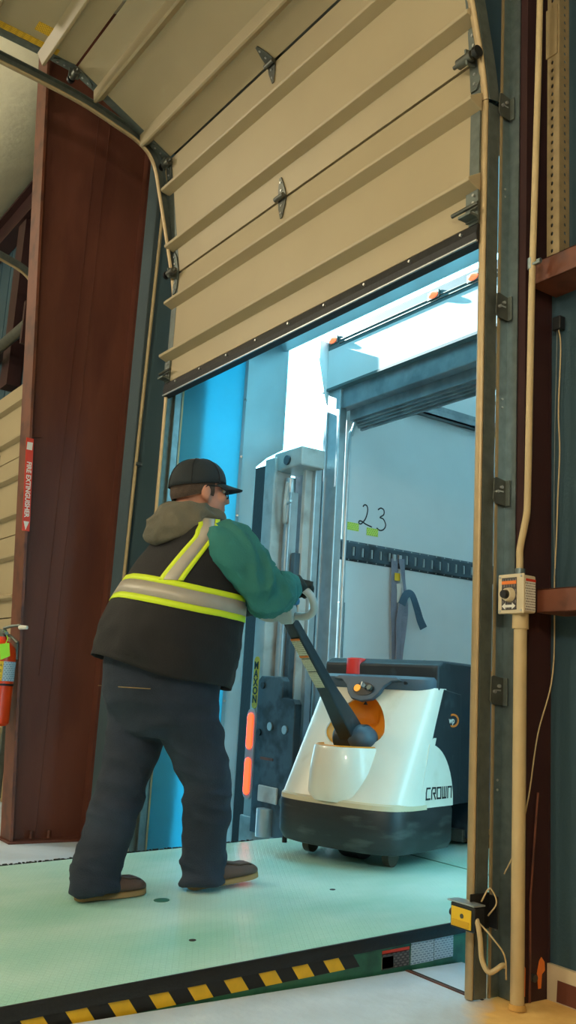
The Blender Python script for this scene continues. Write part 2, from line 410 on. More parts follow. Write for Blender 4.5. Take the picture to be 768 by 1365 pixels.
# fire extinguisher hung on the inner flange
ex = thing('fire_extinguisher', 'red fire extinguisher with green tag hung on the brown column', 'extinguisher', (-3.01, -.585, .62))
C0 = Vector((-3.01, -.585, 0)); R0 = .085
prof = [(0, .62), (.07, .62), (R0, .635), (R0, 1.0), (.075, 1.04), (.05, 1.068), (.026, 1.08), (.026, 1.1), (0, 1.1)]
m = MB(); m.loft([[C0+Vector((max(r, .001)*math.cos(a), max(r, .001)*math.sin(a), z)) for a in [2*math.pi*j/28 for j in range(28)]] for r, z in prof])
at(ex, m.build('cylinder', 'extinguisher_red', smooth='auto'))
def band(z0, z1, a0, a1, off, n=16):
    r = R0+off; rings = [[C0+Vector((r*math.cos(a), r*math.sin(a), z)) for a in [math.radians(a0+(a1-a0)*j/n) for j in range(n+1)]] for z in (z0, z1)]
    mm = MB(); mm.loft(rings, caps=False, closed=False); return mm
def uvband(name, mm, matn):
    o = mm.build(name, matn, recalc=False); uvl = o.data.uv_layers.new(name='UV'); n = len(o.data.vertices)//2
    for pl in o.data.polygons:
        for li, vi in zip(pl.loop_indices, pl.vertices): uvl.data[li].uv = ((vi % n)/(n-1), vi//n)
    md = o.modifiers.new('s', 'SOLIDIFY'); md.thickness = .0008; return o
at(ex, uvband('instruction_label', band(.86, .965, -3, 68, .0015), 'print_grey'))
at(ex, uvband('class_label', band(.86, .965, -20, -4, .0015), 'label_yellow'))
at(ex, uvband('pictogram_label', band(.86, .965, -64, -21, .0015), 'print_white'))
for k, ch in enumerate('ABC'):
    a = math.radians(-12); d = Vector((math.cos(a), math.sin(a), 0))
    text('class_letter', ch, 'ink', C0+d*(R0+.0025)+Z*(.943-.03*k), Vector((-d.y, d.x, 0)), Z, .022, ex)
at(ex, uvband('strap_band', band(.835, .846, -180, 180, .002, 40), 'black_rubber'))
a = math.radians(-35); d = Vector((math.cos(a), math.sin(a), 0)); tx = Vector((-d.y, d.x, 0))
at(ex, MB().prism([(-.03,-.012),(.02,-.012),(.02,-.026),(.045,0),(.02,.026),(.02,.012),(-.03,.012)], C0+d*(R0+.001)+Z*.765, tx, Z, d, .0015).build('arrow_mark', 'label_white'))
at(ex, MB().cyl(C0+Z*1.09, C0+Z*1.14, .02, n=12).cyl(C0+Z*1.118-X*.01, C0+Z*1.118+X*.06, .011, n=10).build('valve', 'dull_galvanized', smooth='auto'))
at(ex, MB().tube([C0+Vector((.0,.0,1.145)), C0+Vector((.04,.03,1.16)), C0+Vector((.09,.06,1.165))], .008, 8).build('squeeze_lever', 'dull_galvanized'))
at(ex, MB().tube([C0+Vector((.0,.0,1.12)), C0+Vector((.04,.03,1.105)), C0+Vector((.08,.06,1.07))], .009, 8).build('carry_handle', 'dull_galvanized'))
at(ex, MB().cyl(C0+Vector((.085,.06,1.155)), C0+Vector((.125,.09,1.155)), .013, .01, n=10).build('nozzle_tip', 'label_white'))
at(ex, MB().tube([C0+Vector((.03,-.0,1.13)), C0+Vector((.075,.005,1.09)), C0+Vector((.095,-.01,1.055))], .003, 5).prism([(-.03,0),(.022,.01),(.034,-.06),(-.014,-.085)], C0+Vector((.1,-.015,1.055)), Vector((.3,.95,0)), Z, Vector((.95,-.3,0)), .0015).build('inspection_tag', 'tag_green'))
at(ex, MB().tube([C0+Vector((-.01,.02,1.11)), C0+Vector((-.07,-.05,1.1)), C0+Vector((-.1,-.06,1.0)), C0+Vector((-.1,-.05,.8))], .009, 8).build('hose', 'black_rubber', smooth=True))
at(ex, MB().box(-3.03, -2.99, -.507, -.478, .98, 1.08).build('wall_bracket', 'dark_steel'))

# ================================================================== tracks
def sweep(path, prof, x0, sx):
    """path in (y,z), prof = closed list of (dx, dn)"""
    rings = []
    for i, (y, z) in enumerate(path):
        a = Vector(path[max(i-1, 0)]); b = Vector(path[min(i+1, len(path)-1)]); tt = (b-a).normalized(); n = Vector((-tt.y, tt.x))  # for upward path n points to -Y
        rings.append([Vector((x0+sx*p[0], y+n.x*p[1], z+n.y*p[1])) for p in prof])
    mm = MB(); mm.loft(rings); return mm
CURVE = catmull([(.045, 3.07), (.012, 3.25), (-.105, 3.694), (-.17, 3.90), (-.27, 4.0), (-.45, 4.055), (-.72, 4.11), (-1.2, 4.15)], 6)
CURVE = [(p.x, p.y) for p in [Vector((q[0], q[1])) for q in CURVE]] + [(-3.2, 4.2)]
def track(label, x0, sx, group, dx=0.0, floor_z=.004, loc=None):
    """x0 = web plane, lips go towards -sx"""
    t = thing('door_track', label, 'door track', (x0, .05, 0), group)
    U = [(0, -.026), (0, .026), (-.03, .026), (-.03, .022), (-.004, .022), (-.004, -.022), (-.03, -.022), (-.03, -.026)]
    at(t, sweep([(.045, floor_z), (.045, 3.05)], U, x0, sx).build('vertical_track', 'dull_galvanized'))
    at(t, sweep(CURVE, U, x0, sx).build('curved_track', 'dull_galvanized', smooth='auto'))
    bead = [(-.034+.012*math.cos(a)*1.3+.016, .031+.009*math.sin(a)) for a in [2*math.pi*k/12 for k in range(12)]]
    at(t, sweep([(.045, floor_z), (.045, 3.06)], bead, x0, sx).build('rolled_edge', 'warm_lit_edge', smooth='auto'))
    at(t, sweep(CURVE, bead, x0, sx).build('rolled_edge', 'warm_lit_edge', smooth='auto'))
    # jamb angle: leg square to the wall and leg on the wall
    at(t, MB().box(min(x0, x0+sx*.004), max(x0, x0+sx*.004), .082, .126, floor_z, 3.9)
          .box(min(x0, x0+sx*.05), max(x0, x0+sx*.05), .122, .127, floor_z, 3.9).build('jamb_angle', 'galvanized'))
    at(t, MB().box(min(x0, x0+sx*.007), max(x0, x0+sx*.007), .074, .083, floor_z, 3.9).build('angle_lip', 'warm_lit_edge'))
    for z in (.935, 1.60, 2.27, 3.06):
        b = at(t, MB().prism([(.055, -.035), (.06, .04), (.07, .045), (.118, .038), (.118, -.05), (.066, -.048)], (x0+sx*.009, 0, z), Y, Z, X*sx, .004).build('track_bracket', 'dark_steel', bevel=.001))
        bpy.context.view_layer.update()
        at(b, MB().box(*sorted((x0+sx*.009, x0+sx*.03)), .114, .119, z-.05, z+.038).build('bracket_foot', 'dull_galvanized'))
        for zz in (-.006, .012):
            at(b, MB().cyl((x0+sx*.012, .072+.02*(zz > 0), z+zz), (x0+sx*.021, .072+.02*(zz > 0), z+zz), .006, n=6).build('bolt', 'bolt'))
        at(b, MB().box(*sorted((x0+sx*.0132, x0+sx*.0142)), .078, .104, z-.004, z+.001).build('slot_edge', 'bolt'))
    for z in (.2, .62, 1.2, 1.9, 2.7):
        for zz in (z, z+.03): at(t, MB().cyl((x0+sx*.004, .102, zz), (x0+sx*.007, .102, zz), .004, n=6).build('rivet', 'bolt'))
    return t
tr = track('galvanized vertical door track with rolled edge right of the opening', 0.0, 1, 'door tracks')
tl = track('galvanized vertical door track left of the opening beside the worker', -2.475, -1, 'door tracks')
# end plate of the left jamb, edge of the shelter opening
at(tl, MB().box(-2.5, -2.478, .127, .14, 0, 3.4).build('jamb_edge', 'warm_lit_edge'))

# ================================================================== sectional door
door = thing('sectional_door', 'partly raised cream sectional overhead dock door with galvanized hinges', 'door', (-1.235, 0, 2.5))
SEC = [(0.0, 2.57), (0.0, 3.24), (-.115, 3.93), (-.736, 4.242), (-1.43, 4.275), (-2.12, 4.30)]
XL, XR = -2.395, -.075            # cream skin; stiles beyond
hinge_mats = 'dull_galvanized'
def frame_of(i):
    a = Vector((0, SEC[i][0], SEC[i][1])); b = Vector((0, SEC[i+1][0], SEC[i+1][1])); T = (b-a); L = T.length; T.normalize()
    Nn = Vector((0, -T.z, T.y)); return a, T, Nn, L
for i in range(5):
    a, T, Nn, L = frame_of(i); g = .006
    o3 = a
    sec = at(door, MB().obox(a+X*((XL+XR)/2)+T*(L/2)-Nn*.022, X, T, Nn, (XR-XL)/2, L/2-g, .022).build('section_panel', 'cream_panel', bevel=.002))
    bpy.context.view_layer.update()
    for fr in ((.24, .73) if i else (.235, .72)):
        prof = [(0, -.004), (.022, .056), (.036, .058), (.075, -.004)]
        mm = MB(); pr = [(p[0]-.03, p[1]) for p in prof]
        mm.prism(pr, a+X*(-2.452)+T*(L*fr), T, Nn, X, 2.43)
        at(sec, mm.build('rib', 'cream_panel', bevel=.003))
    for (x0, x1) in ((-2.455, XL), (XR, -.028)):
        at(sec, MB().obox(a+X*((x0+x1)/2)+T*(L/2)-Nn*.02, X, T, Nn, (x1-x0)/2, L/2-g, .021).build('end_stile', 'dull_galvanized'))
def plate_hinge(x, i, parent):
    """bow-tie hinge across the joint at the foot of section i"""
    a, T, Nn, L = frame_of(i); _, T0, N0, _ = frame_of(i-1); p = a+X*x
    h = thing_part = at(parent, MB().prism([(-.034, .004), (.034, .004), (.026, .05), (.008, .105), (-.008, .105), (-.026, .05)], p+Nn*.002, X, T, Nn, .006)
        .prism([(-.034, -.004), (.034, -.004), (.026, -.05), (.008, -.105), (-.008, -.105), (-.026, -.05)], p+N0*.002, X, T0, N0, .006).build('hinge', 'dark_steel', bevel=.001))
    bpy.context.view_layer.update()
    at(h, MB().cyl(p+(Nn+N0)*.012-X*.036, p+(Nn+N0)*.012+X*.036, .012, n=10).build('hinge_barrel', 'dark_steel', smooth='auto'))
    for s in (-.08, -.04, .04, .08):
        d = T*s if s > 0 else T0*s; nn = Nn if s > 0 else N0
        at(h, MB().cyl(p+d+nn*.006, p+d+nn*.012, .006, n=6).build('screw', 'bolt'))
def roller_hinge(x, sgn, i, parent):
    a, T, Nn, L = frame_of(i); p = a+X*x
    _, T0, N0, _ = frame_of(i-1)
    h = at(parent, MB().prism([(-.03, 0), (.03, 0), (.026, .09), (.008, .125), (-.022, .125)], p+Nn*.002, X, T, Nn, .007)
        .prism([(-.03, 0), (.03, 0), (.026, -.09), (.008, -.125), (-.022, -.125)], p+N0*.002, X, T0, N0, .007)
        .obox(p+Nn*.03, X, T, Nn, .004, .03, .03).build('roller_hinge', 'dull_galvanized', bevel=.001))
    bpy.context.view_layer.update()
    q = p+Nn*.045
    at(h, MB().cyl(q-X*sgn*.075, q+X*sgn*.05, .008, n=10).cyl(q-X*.02*sgn-X*sgn*.03, q+X*sgn*.02, .02, n=12).build('roller_stem', 'dark_steel', smooth='auto'))
    at(h, MB().cyl(q+X*sgn*.034, q+X*sgn*.052, .022, n=16).build('roller', 'black_plastic', smooth='auto'))
    for s in (-.1, -.06, .06, .1):
        d = T*s if s > 0 else T0*s; nn = Nn if s > 0 else N0
        at(h, MB().cyl(p+d+nn*.008, p+d+nn*.014, .006, n=6).build('screw', 'bolt'))
for i in (1, 2, 3, 4):
    plate_hinge(-1.33, i, door)
    roller_hinge(-.05, 1, i, door); roller_hinge(-2.425, -1, i, door)
# joint strip visible in the opened joint
a, T, Nn, L = frame_of(2)
at(door, MB().obox(a+X*-1.235-Nn*.032, X, T, Nn, 1.15, .02, .004).build('joint_seal', 'dark_steel'))
# bottom bracket with roller, both ends
for x, sg in ((-.05, 1), (-2.425, -1)):
    bk = at(door, MB().box(x-.03, x+.03, -.012, -.002, 2.585, 2.70).box(x-.03, x+.03, -.05, -.012, 2.59, 2.6).build('bottom_bracket', 'dull_galvanized', bevel=.001))
    bpy.context.view_layer.update()
    at(bk, MB().cyl((x-sg*.08, -.03, 2.63), (x+sg*.05, -.03, 2.63), .008, n=8).build('roller_stem', 'dark_steel'))
    for zz in (2.61, 2.65, 2.68): at(bk, MB().cyl((x+.012, -.012, zz), (x+.012, -.02, zz), .006, n=6).build('screw', 'bolt'))
bs = at(door, MB().prism([(-.004, 2.572), (-.012, 2.535), (-.006, 2.5), (.03, 2.492), (.045, 2.53), (.045, 2.572)], (-2.455, 0, 0), Y, Z, X, 2.43).build('bottom_seal', 'black_rubber', bevel=.003))
bpy.context.view_layer.update()
at(bs, MB().box(-2.455, -.025, -.012, -.004, 2.5, 2.506).build('retainer_edge', 'aluminium'))
for k in range(9): at(bs, MB().cyl((-2.3+.275*k, -.006, 2.55), (-2.3+.275*k, -.018, 2.55), .006, n=6).build('screw', 'bolt'))
# caution labels on the upper section
a, T, Nn, L = frame_of(3)
sheet('caution_label', 'print_yellow', a+X*-2.24+T*.245+Nn*.0005, T, X*-1, .085, .075, door).location
sheet('caution_label', 'print_yellow', a+X*-2.365+T*.33+Nn*.0005, T, X*-1, .42, .05, door)

# ================================================================== right wall fittings
g1 = thing('wall_girt', 'rusty brown horizontal steel girt behind the control box', 'girt', (1, .2, 1.2))
at(g1, MB().box(.138, 5, .13, .136, 1.185, 1.262).box(.138, 5, .13, .268, 1.256, 1.262).box(.138, 5, .13, .268, 1.185, 1.19).build('channel', 'rust_brown', bevel=.002))
g2 = thing('wall_girt', 'rusty brown horizontal steel girt under the perforated angle', 'girt', (1, .2, 2.35))
at(g2, MB().box(.1, 5, .13, .136, 2.325, 2.41).box(.1, 5, .13, .268, 2.404, 2.41).box(.1, 5, .13, .268, 2.325, 2.331).build('channel', 'rust_brown', bevel=.002))
# perforated angle with real holes
def perf_leg(o, u, v, wdt, rows, pitch, r, off):
    """strip in direction v, one hole per pitch"""
    o = Vector(o); u = Vector(u); v = Vector(v); mm = MB(); k = 8
    for i in range(rows):
        c = o+u*off+v*(pitch*(i+.5)); out = []
        x0, x1, y0, y1 = -off, wdt-off, -pitch/2, pitch/2
        outer = [(x1, 0), (x1, y1), (0, y1), (x0, y1), (x0, 0), (x0, y0), (0, y0), (x1, y0)]
        inner = [(r*math.cos(2*math.pi*j/k)*.75, r*math.sin(2*math.pi*j/k)) for j in range(k)]
        P = [c+u*p[0]+v*p[1] for p in outer]+[c+u*p[0]+v*p[1] for p in inner]
        mm.add(P, [(j, (j+1) % k, k+(j+1) % k, k+j) for j in range(k)])
    return mm
pa = thing('perforated_angle', 'long perforated galvanized steel angle hanging at upper right', 'steel angle', (.2, .16, 2.38))
for nm, u, off in (('leg_plate', (-1, 0, 0), .03), ('leg_plate', (0, 1, 0), .03)):
    o = at(pa, perf_leg((.205, .155, 2.36), u, (0, 0, 1), .052, 44, .032, .008, off).build(nm, 'zinc_tan', recalc=False))
    md = o.modifiers.new('s', 'SOLIDIFY'); md.thickness = .003; md.offset = 0
at(pa, MB().box(.15, .2, .148, .153, 3.2, 3.4).build('splice_plate', 'zinc_tan'))
for z in (2.385, 2.42): at(pa, MB().cyl((.207, .182, z), (.222, .182, z), .008, n=6).build('bolt', 'bolt'))
# conduit, control box, lower stand pipe
cb = thing('control_box', 'beige dock control box with black knob on a vertical pipe', 'control box', (.11, .08, 1.18))
body = at(cb, MB().box(.05, .15, .055, .112, 1.18, 1.30).build('body', 'beige_plastic', bevel=.006, seg=3))
at(cb, MB().box(.046, .154, .048, .056, 1.176, 1.304).build('cover', 'beige_plastic', bevel=.004, seg=3))
at(cb, sheet('face_plate', 'print_dark', (.095, .0478, 1.24), X, Z, .062, .104))
at(cb, sheet('orange_strip', 'label_orange', (.095, .0462, 1.276), X, Z, .06, .011))
kn = at(cb, MB().cyl((.098, .047, 1.236), (.098, .028, 1.236), .024, .02, n=24).build('knob_ring', 'beige_plastic', smooth='auto'))
bpy.context.view_layer.update()
at(kn, MB().cyl((.098, .03, 1.236), (.098, .014, 1.236), .015, .013, n=20).build('knob', 'black_plastic', smooth='auto'))
at(cb, MB().prism([(-.028, 0), (-.014, .011), (-.014, .004), (.014, .004), (.014, .011), (.028, 0), (.014, -.011), (.014, -.004), (-.014, -.004), (-.014, -.011)], (.095, .0455, 1.2), X, Z, -Y, .0012).build('double_arrow', 'label_white'))
at(cb, sheet('side_label', 'print_white', (.1502, .084, 1.236), Y, Z, .046, .1))
at(cb, sheet('side_label_stripe', 'sign_red', (.1518, .084, 1.284), Y, Z, .046, .008))
for (x, z) in ((.056, 1.185), (.144, 1.185), (.056, 1.295), (.144, 1.295)): at(cb, MB().cyl((x, .049, z), (x, .0455, z), .004, n=8).build('screw', 'bolt'))
lp = thing('stand_pipe', 'thick beige vertical pipe carrying the control box from the floor', 'pipe', (.107, .085, 0))
at(lp, MB().tube([(.11, .085, 0), (.11, .085, 1.15)], .021, 20).build('pipe', 'beige_pipe', smooth='auto'))
at(lp, MB().cyl((.11, .085, 1.13), (.11, .085, 1.18), .026, n=20).build('coupling', 'beige_pipe', smooth='auto'))
at(lp, MB().cyl((.11, .085, .003), (.11, .085, .018), .028, .024, n=20).build('grout_collar', 'lit_dusty_concrete'))
cd = thing('conduit', 'slim pale electrical conduit rising from control box beside the track', 'conduit', (.11, .085, 1.3))
at(cd, MB().tube(catmull([(.105, .085, 1.3), (.105, .085, 1.35), (.105, .085, 1.39), (.122, .085, 1.46), (.133, .085, 1.51), (.136, .085, 1.6)], 6)+[Vector((.145, .087, 2.3)), Vector((.165, .09, 3.1)), Vector((.18, .09, 3.9))], .0115, 14).build('tube', 'beige_pipe', smooth='auto'))
at(cd, MB().cyl((.105, .085, 1.3), (.105, .085, 1.325), .017, n=12).build('connector', 'galvanized', smooth='auto'))
at(cd, MB().cyl((.142, .087, 2.36), (.142, .087, 2.40), .0135, n=12).build('coupling', 'galvanized', smooth='auto'))
at(cd, MB().box(.14, .185, .078, .09, 2.37, 2.378).cyl((.172, .084, 2.38), (.186, .084, 2.38), .008, n=6).build('beam_clamp', 'galvanized'))
# loose cable hanging from the girt
cbm = thing('hanging_cable', 'thin tan cables hanging on the dark wall beside the column', 'cable', (.13, .25, 2.2))
at(cbm, MB().tube(catmull([(.125, .25, 2.2), (.135, .25, 2.12), (.126, .25, 1.9), (.131, .25, 1.75), (.124, .25, 1.6), (.118, .25, 1.45), (.11, .25, 1.3), (.104, .25, 1.0), (.085, .2, .8), (.082, .16, .6), (.06, .13, .45), (.04, .1, .37)], 6), .0026, 6).build('cord', 'beige_pipe', smooth=True))
at(cbm, MB().tube(catmull([(.12, .25, 2.2), (.115, .25, 2.0), (.11, .25, 1.8), (.108, .25, 1.5), (.114, .25, 1.3)], 5), .002, 6).build('cord', 'dull_galvanized', smooth=True))
at(cbm, MB().box(.105, .14, .24, .269, 2.19, 2.24).build('junction', 'black_plastic', bevel=.003))
lw = thing('copper_rod', 'thin rusty rod leaning against the brown jamb column', 'rod', (.09, .2, 0))
at(lw, MB().tube([(.085, .17, .3), (.087, .2, .62)], .004, 8).tube([(.085, .17, .003), (.085, .17, .3)], .004, 8).build('shaft', 'rust_brown'))
# photo eye
pe = thing('photo_eye', 'yellow faced photo eye sensor clamped to the right track', 'sensor', (.02, .0, .25))
at(pe, MB().box(-.04, .062, -.03, .012, .25, .322).build('housing', 'black_plastic', bevel=.004))
at(pe, MB().box(-.034, .048, -.033, -.029, .256, .312).build('yellow_face', 'label_yellow', bevel=.002))
sheet('printed_lines', 'print_yellow', (.007, -.0332, .268), X, Z, .07, .018, pe)
at(pe, MB().cyl((.012, -.033, .29), (.012, -.035, .29), .007, n=12).build('indicator', 'dark_steel'))
at(pe, MB().cyl((-.04, -.008, .288), (-.056, -.008, .288), .012, n=14).build('lens', 'black_plastic', smooth='auto'))
at(pe, MB().box(-.05, .062, -.034, .014, .324, .328).build('hood_plate', 'aluminium'))
at(pe, MB().box(.01, .014, .0, .085, .245, .35).box(.01, .05, .08, .085, .25, .345).build('bracket', 'black_plastic', bevel=.002))
at(pe, MB().tube(catmull([(.034, .0, .28), (.062, -.02, .285), (.075, -.02, .24), (.075, -.01, .18), (.095, .0, .15), (.115, .03, .17), (.105, .05, .165)], 6), .008, 8).build('coiled_cord', 'beige_pipe', smooth=True))
at(pe, MB().tube(catmull([(.05, -.01, .285), (.1, .0, .25), (.125, .03, .2), (.115, .05, .13)], 6), .0028, 6).tube(catmull([(.03, .03, .33), (.045, .05, .37), (.055, .07, .33), (.04, .05, .29)], 6), .0026, 6).build('cord', 'beige_pipe', smooth=True))
pe.location.z -= .034; pe.location.y -= .03; pe.location.x += .01
# conduit on the left wall
lc = thing('conduit', 'thin pale conduit on the wall between brown column and left track', 'conduit', (-2.95, .1, 1.3))
at(lc, MB().tube([(-3.0, .1, 1.30), (-2.9, .1, 4.25)], .011, 10).build('tube', 'beige_pipe', smooth='auto'))
at(lc, MB().cyl((-3.0, .1, 1.27), (-3.0, .1, 1.32), .016, n=10).build('end_fitting', 'dark_steel'))
at(lc, MB().box(-2.99, -2.94, .095, .129, 2.2, 2.22).build('strap', 'galvanized'))
# ================================================================== dock leveler
def zd(y): return .043*(y+2.68)
lv = thing('dock_leveler', 'pale green tread plate dock leveler ramp raised toward the truck', 'dock leveler', (-1.13, -1.1, 0))
DT = Vector((0, 1, .043)).normalized(); DN = Vector((0, -.043, 1)).normalized()
YH, YE = -2.68, .97
LXL, LXR = -2.0, -.345
deck = at(lv, MB().add([(LXL, YH, zd(YH)), (LXR, YH, zd(YH)), (LXR, YE, zd(YE)), (LXL, YE, zd(YE)),
                (LXL, YH, zd(YH)-.012), (LXR, YH, zd(YH)-.012), (LXR, YE, zd(YE)-.012), (LXL, YE, zd(YE)-.012)],
               [(0,1,2,3),(7,6,5,4),(0,4,5,1),(1,5,6,2),(2,6,7,3),(3,7,4,0)]).build('deck_plate', 'deck'))
LZ = zd(YE)
lip = at(lv, MB().add([(LXL+.03, YE, LZ+.002), (LXR-.03, YE, LZ+.002), (LXR-.1, 1.36, .19), (LXL+.1, 1.36, .19),
               (LXL+.03, YE, LZ-.014), (LXR-.03, YE, LZ-.014), (LXR-.1, 1.36, .178), (LXL+.1, 1.36, .178)],
              [(0,1,2,3),(7,6,5,4),(0,4,5,1),(1,5,6,2),(2,6,7,3),(3,7,4,0)]).build('lip_plate', 'deck'))
at(lv, MB().cyl((LXL, YE, LZ-.012), (LXR, YE, LZ-.012), .014, n=12).build('lip_hinge', 'green_paint'))
# side skirt (toe guard)
at(lv, MB().prism([(YH, zd(YH)-.034), (YE, zd(YE)-.034), (YE, -.3), (YH, -.3)], (LXR-.006, 0, 0), Y, Z, X, .006).build('toe_guard', 'green_paint'))
at(lv, MB().prism([(YH, zd(YH)-.014), (YE, zd(YE)-.014), (YE, -.3), (YH, -.3)], (LXL, 0, 0), Y, Z, X, .006).build('toe_guard', 'green_paint'))
# black rubber weather seal along the near edge, ragged lower edge
rings = []
for k in range(97):
    y = YH+(YE-YH)*k/96; j = .004*noise.noise(Vector((y*9, 0, 3)))
    z = zd(y); rings.append([Vector((LXR-.002, y, z+.003)), Vector((LXR+.006+j*.5, y, z+.003)), Vector((LXR+.011+j, y, z-.006)), Vector((LXR+.009+j, y, z-.036+j)), Vector((LXR+.0015, y, z-.034+j)), Vector((LXR-.004, y, z-.012))])
at(lv, MB().loft(rings).build('weather_seal', 'black_rubber', smooth='auto'))
m = MB()
for k in range(420):
    y = -2.3+2.8*k/420+random.uniform(-.008, .008); h = random.uniform(.002, .006)
    m.obox((LXL-.004, y, zd(y)+h*.2), X, Y, Z+Y*random.uniform(-.5, .5), .004, .0045, h)
tag(at(lv, m.build('brush_seal', 'black_rubber')), kind='stuff')
# hazard stripes on the toe guard, each stripe a piece
SY0, SY1, n = -1.32, -.165, 19
for k in range(n):
    y0 = SY0+(SY1-SY0)*k/n; y1 = SY0+(SY1-SY0)*(k+1)/n
    def q(y, s):   # s 0 bottom, 1 top; leaning
        t = zd(y); return (y-.032*s+.016, t-.036-.042*(1-s))
    P = [q(y0, 0), q(y1, 0), q(y1, 1), q(y0, 1)]
    at(lv, MB().prism(P, (LXR+.0002, 0, 0), Y, Z, X, .0012).build('hazard_stripe', 'stripe_black' if k % 2 == 0 else 'stripe_yellow'))
def onskirt(name, mt, y, z, w, h):
    d = Vector((0, 1, .035)).normalized()
    return sheet(name, mt, (LXR+.0003, y, z), d, Z, w, h, lv)
onskirt('warning_label', 'print_dark', .005, .035, .12, .05)
onskirt('warning_label_red_band', 'sign_red', .005, .063, .12, .012)
onskirt('warning_pictogram', 'print_white', -.03, .03, .05, .036)
onskirt('instruction_label', 'print_grey', .125, .05, .105, .075)
onskirt('instruction_label', 'print_grey', .225, .055, .09, .075)
# plug holes in the deck
for (x, y) in ((-1.13, -.47), (-.95, .2), (-.62, -.62)):
    at(lv, MB().tube([Vector((x, y, zd(y)+.0005)), Vector((x, y, zd(y)))+DN*.0015], .03 if y < -.4 and x < -1 else .012, 16).build('plug', 'green_paint' if x < -1 else 'pit_dark'))

# ================================================================== dock shelter
sh = thing('dock_shelter', 'blue sided dock shelter with grey curtains outside the door', 'dock shelter', (-2.5, .4, 0))
at(sh, MB().box(-2.522, -2.502, .142, .57, -.35, 3.4).build('side_panel', 'shelter_blue'))
at(sh, MB().box(.10, .12, .33, .57, -.35, 3.4).build('side_panel', 'shelter_blue'))
cu = Vector((.28, .128, 0)).normalized(); cn = Vector((cu.y, -cu.x, 0))
at(sh, MB().prism([(0, -.35), (.125, -.35), (.125, 2.2), (.2, 2.25), (.31, 2.29), (.31, 3.3), (0, 3.3)], (-2.54, .572, 0), cu, Z, -cn, .01).build('side_curtain', 'shelter_grey'))
at(sh, MB().add([(.13, .572, -.35), (-.12, .70, -.35), (-.12, .70, 3.3), (.13, .572, 3.3), (.134, .582, -.35), (-.116, .71, -.35), (-.116, .71, 3.3), (.134, .582, 3.3)],
     [(0,1,2,3),(7,6,5,4),(0,4,5,1),(1,5,6,2),(2,6,7,3),(3,7,4,0)]).build('side_curtain', 'shelter_grey'))
at(sh, MB().add([(-2.54, .572, 3.42), (.13, .572, 3.42), (.13, .69, 2.905), (-2.54, .69, 2.905), (-2.54, .582, 3.42), (.13, .582, 3.42), (.13, .70, 2.905), (-2.54, .70, 2.905)],
     [(0,1,2,3),(7,6,5,4),(0,4,5,1),(1,5,6,2),(2,6,7,3),(3,7,4,0)]).build('head_curtain', 'shelter_grey'))
at(sh, MB().box(-2.54, .13, .3, .58, 3.4, 3.44).build('head_panel', 'shelter_grey'))
at(sh, MB().box(-2.545, -2.50, .556, .576, -.35, 3.4).build('front_frame', 'shelter_grey'))
for k in range(9):
    z = .1+.36*k; at(sh, MB().cyl((-2.49, .566, z), (-2.482, .556, z), .007, n=8).build('retainer_bolt', 'bolt'))
for k in range(7):
    x = -2.3+.36*k; at(sh, MB().cyl((x, .664, 2.985), (x, .655, 2.983), .007, n=8).build('retainer_bolt', 'bolt'))

# ================================================================== box truck
tk = thing('box_truck', 'white box truck body backed up to the dock with open rear', 'truck', (-1.16, 3, 0))
TXL, TXR, TY, TF = -2.36, .04, 1.15, .155
m = MB()
for k in range(12):
    x0 = TXL+.2*k
    at(tk, MB().box(x0+.002, x0+.198, TY+.02, 7.2, TF-.04, TF).build('floor_plank', 'truck_floor_wood', bevel=.002))
at(tk, MB().box(TXL-.09, TXR+.09, TY-.03, 7.2, TF-.16, TF-.042).build('under_frame', 'truck_steel'))
for x0, x1 in ((TXL-.06, TXL), (TXR, TXR+.06)):
    at(tk, MB().box(x0, x1, TY+.1, 7.2, TF, 3.05).build('side_wall', 'truck_white'))
at(tk, MB().box(TXL-.06, TXR+.06, 7.14, 7.2, TF, 3.05).build('front_wall', 'truck_white'))
at(tk, MB().box(TXL-.06, TXR+.06, TY+.06, 7.2, 3.05, 3.09).build('roof', 'truck_roof_fiberglass'))
for k in range(9):
    y = 1.9+.6*k; at(tk, MB().box(TXL, TXR, y, y+.05, 3.0, 3.05).build('roof_bow', 'aluminium'))
# rear frame
for x0, x1 in ((TXL-.115, TXL+.05), (TXR-.05, TXR+.115)):
    at(tk, MB().box(x0, x1, TY, TY+.06, .05, 2.8).build('rear_post', 'aluminium', bevel=.006))
    at(tk, MB().box(x0+.02, x0+.05, TY-.012, TY+.001, .2, 2.66).build('post_rib', 'aluminium', bevel=.003))
at(tk, MB().box(TXL-.115, TXR+.115, TY+.02, TY+.09, 2.665, 2.805).build('header_beam', 'truck_steel', bevel=.006))
at(tk, MB().box(TXL-.115, TXR+.115, TY-.029, TY+.02, 2.79, 2.806).build('header_lip', 'marker_steel'))
at(tk, MB().prism([(TY-.028, 2.805), (TY+.07, 2.805), (TY+.05, 3.062), (TY-.03, 3.062)], (TXL-.06, 0, 0), Y, Z, X, 2.52).build('fascia_panel', 'truck_white'))
ms = at(tk, MB().box(TXL-.06, TXR+.06, TY-.033, TY+.05, 3.06, 3.16).build('marker_rail', 'marker_steel', bevel=.004))
bpy.context.view_layer.update()
at(ms, MB().box(TXL+.06, TXR-.06, TY-.04, TY-.034, 3.078, 3.084).build('rail_groove', 'dark_steel'))
at(ms, MB().box(TXL+.06, TXR-.06, TY-.04, TY-.034, 3.1, 3.106).build('rail_groove', 'dark_steel'))
at(tk, MB().prism([(-.015, 2.72), (0, 2.7), (0, 3.12), (-.085, 3.12), (-.085, 3.0)], (TXL-.07, TY-.01, 0), Y, Z, X, .008).build('corner_gusset', 'truck_white'))
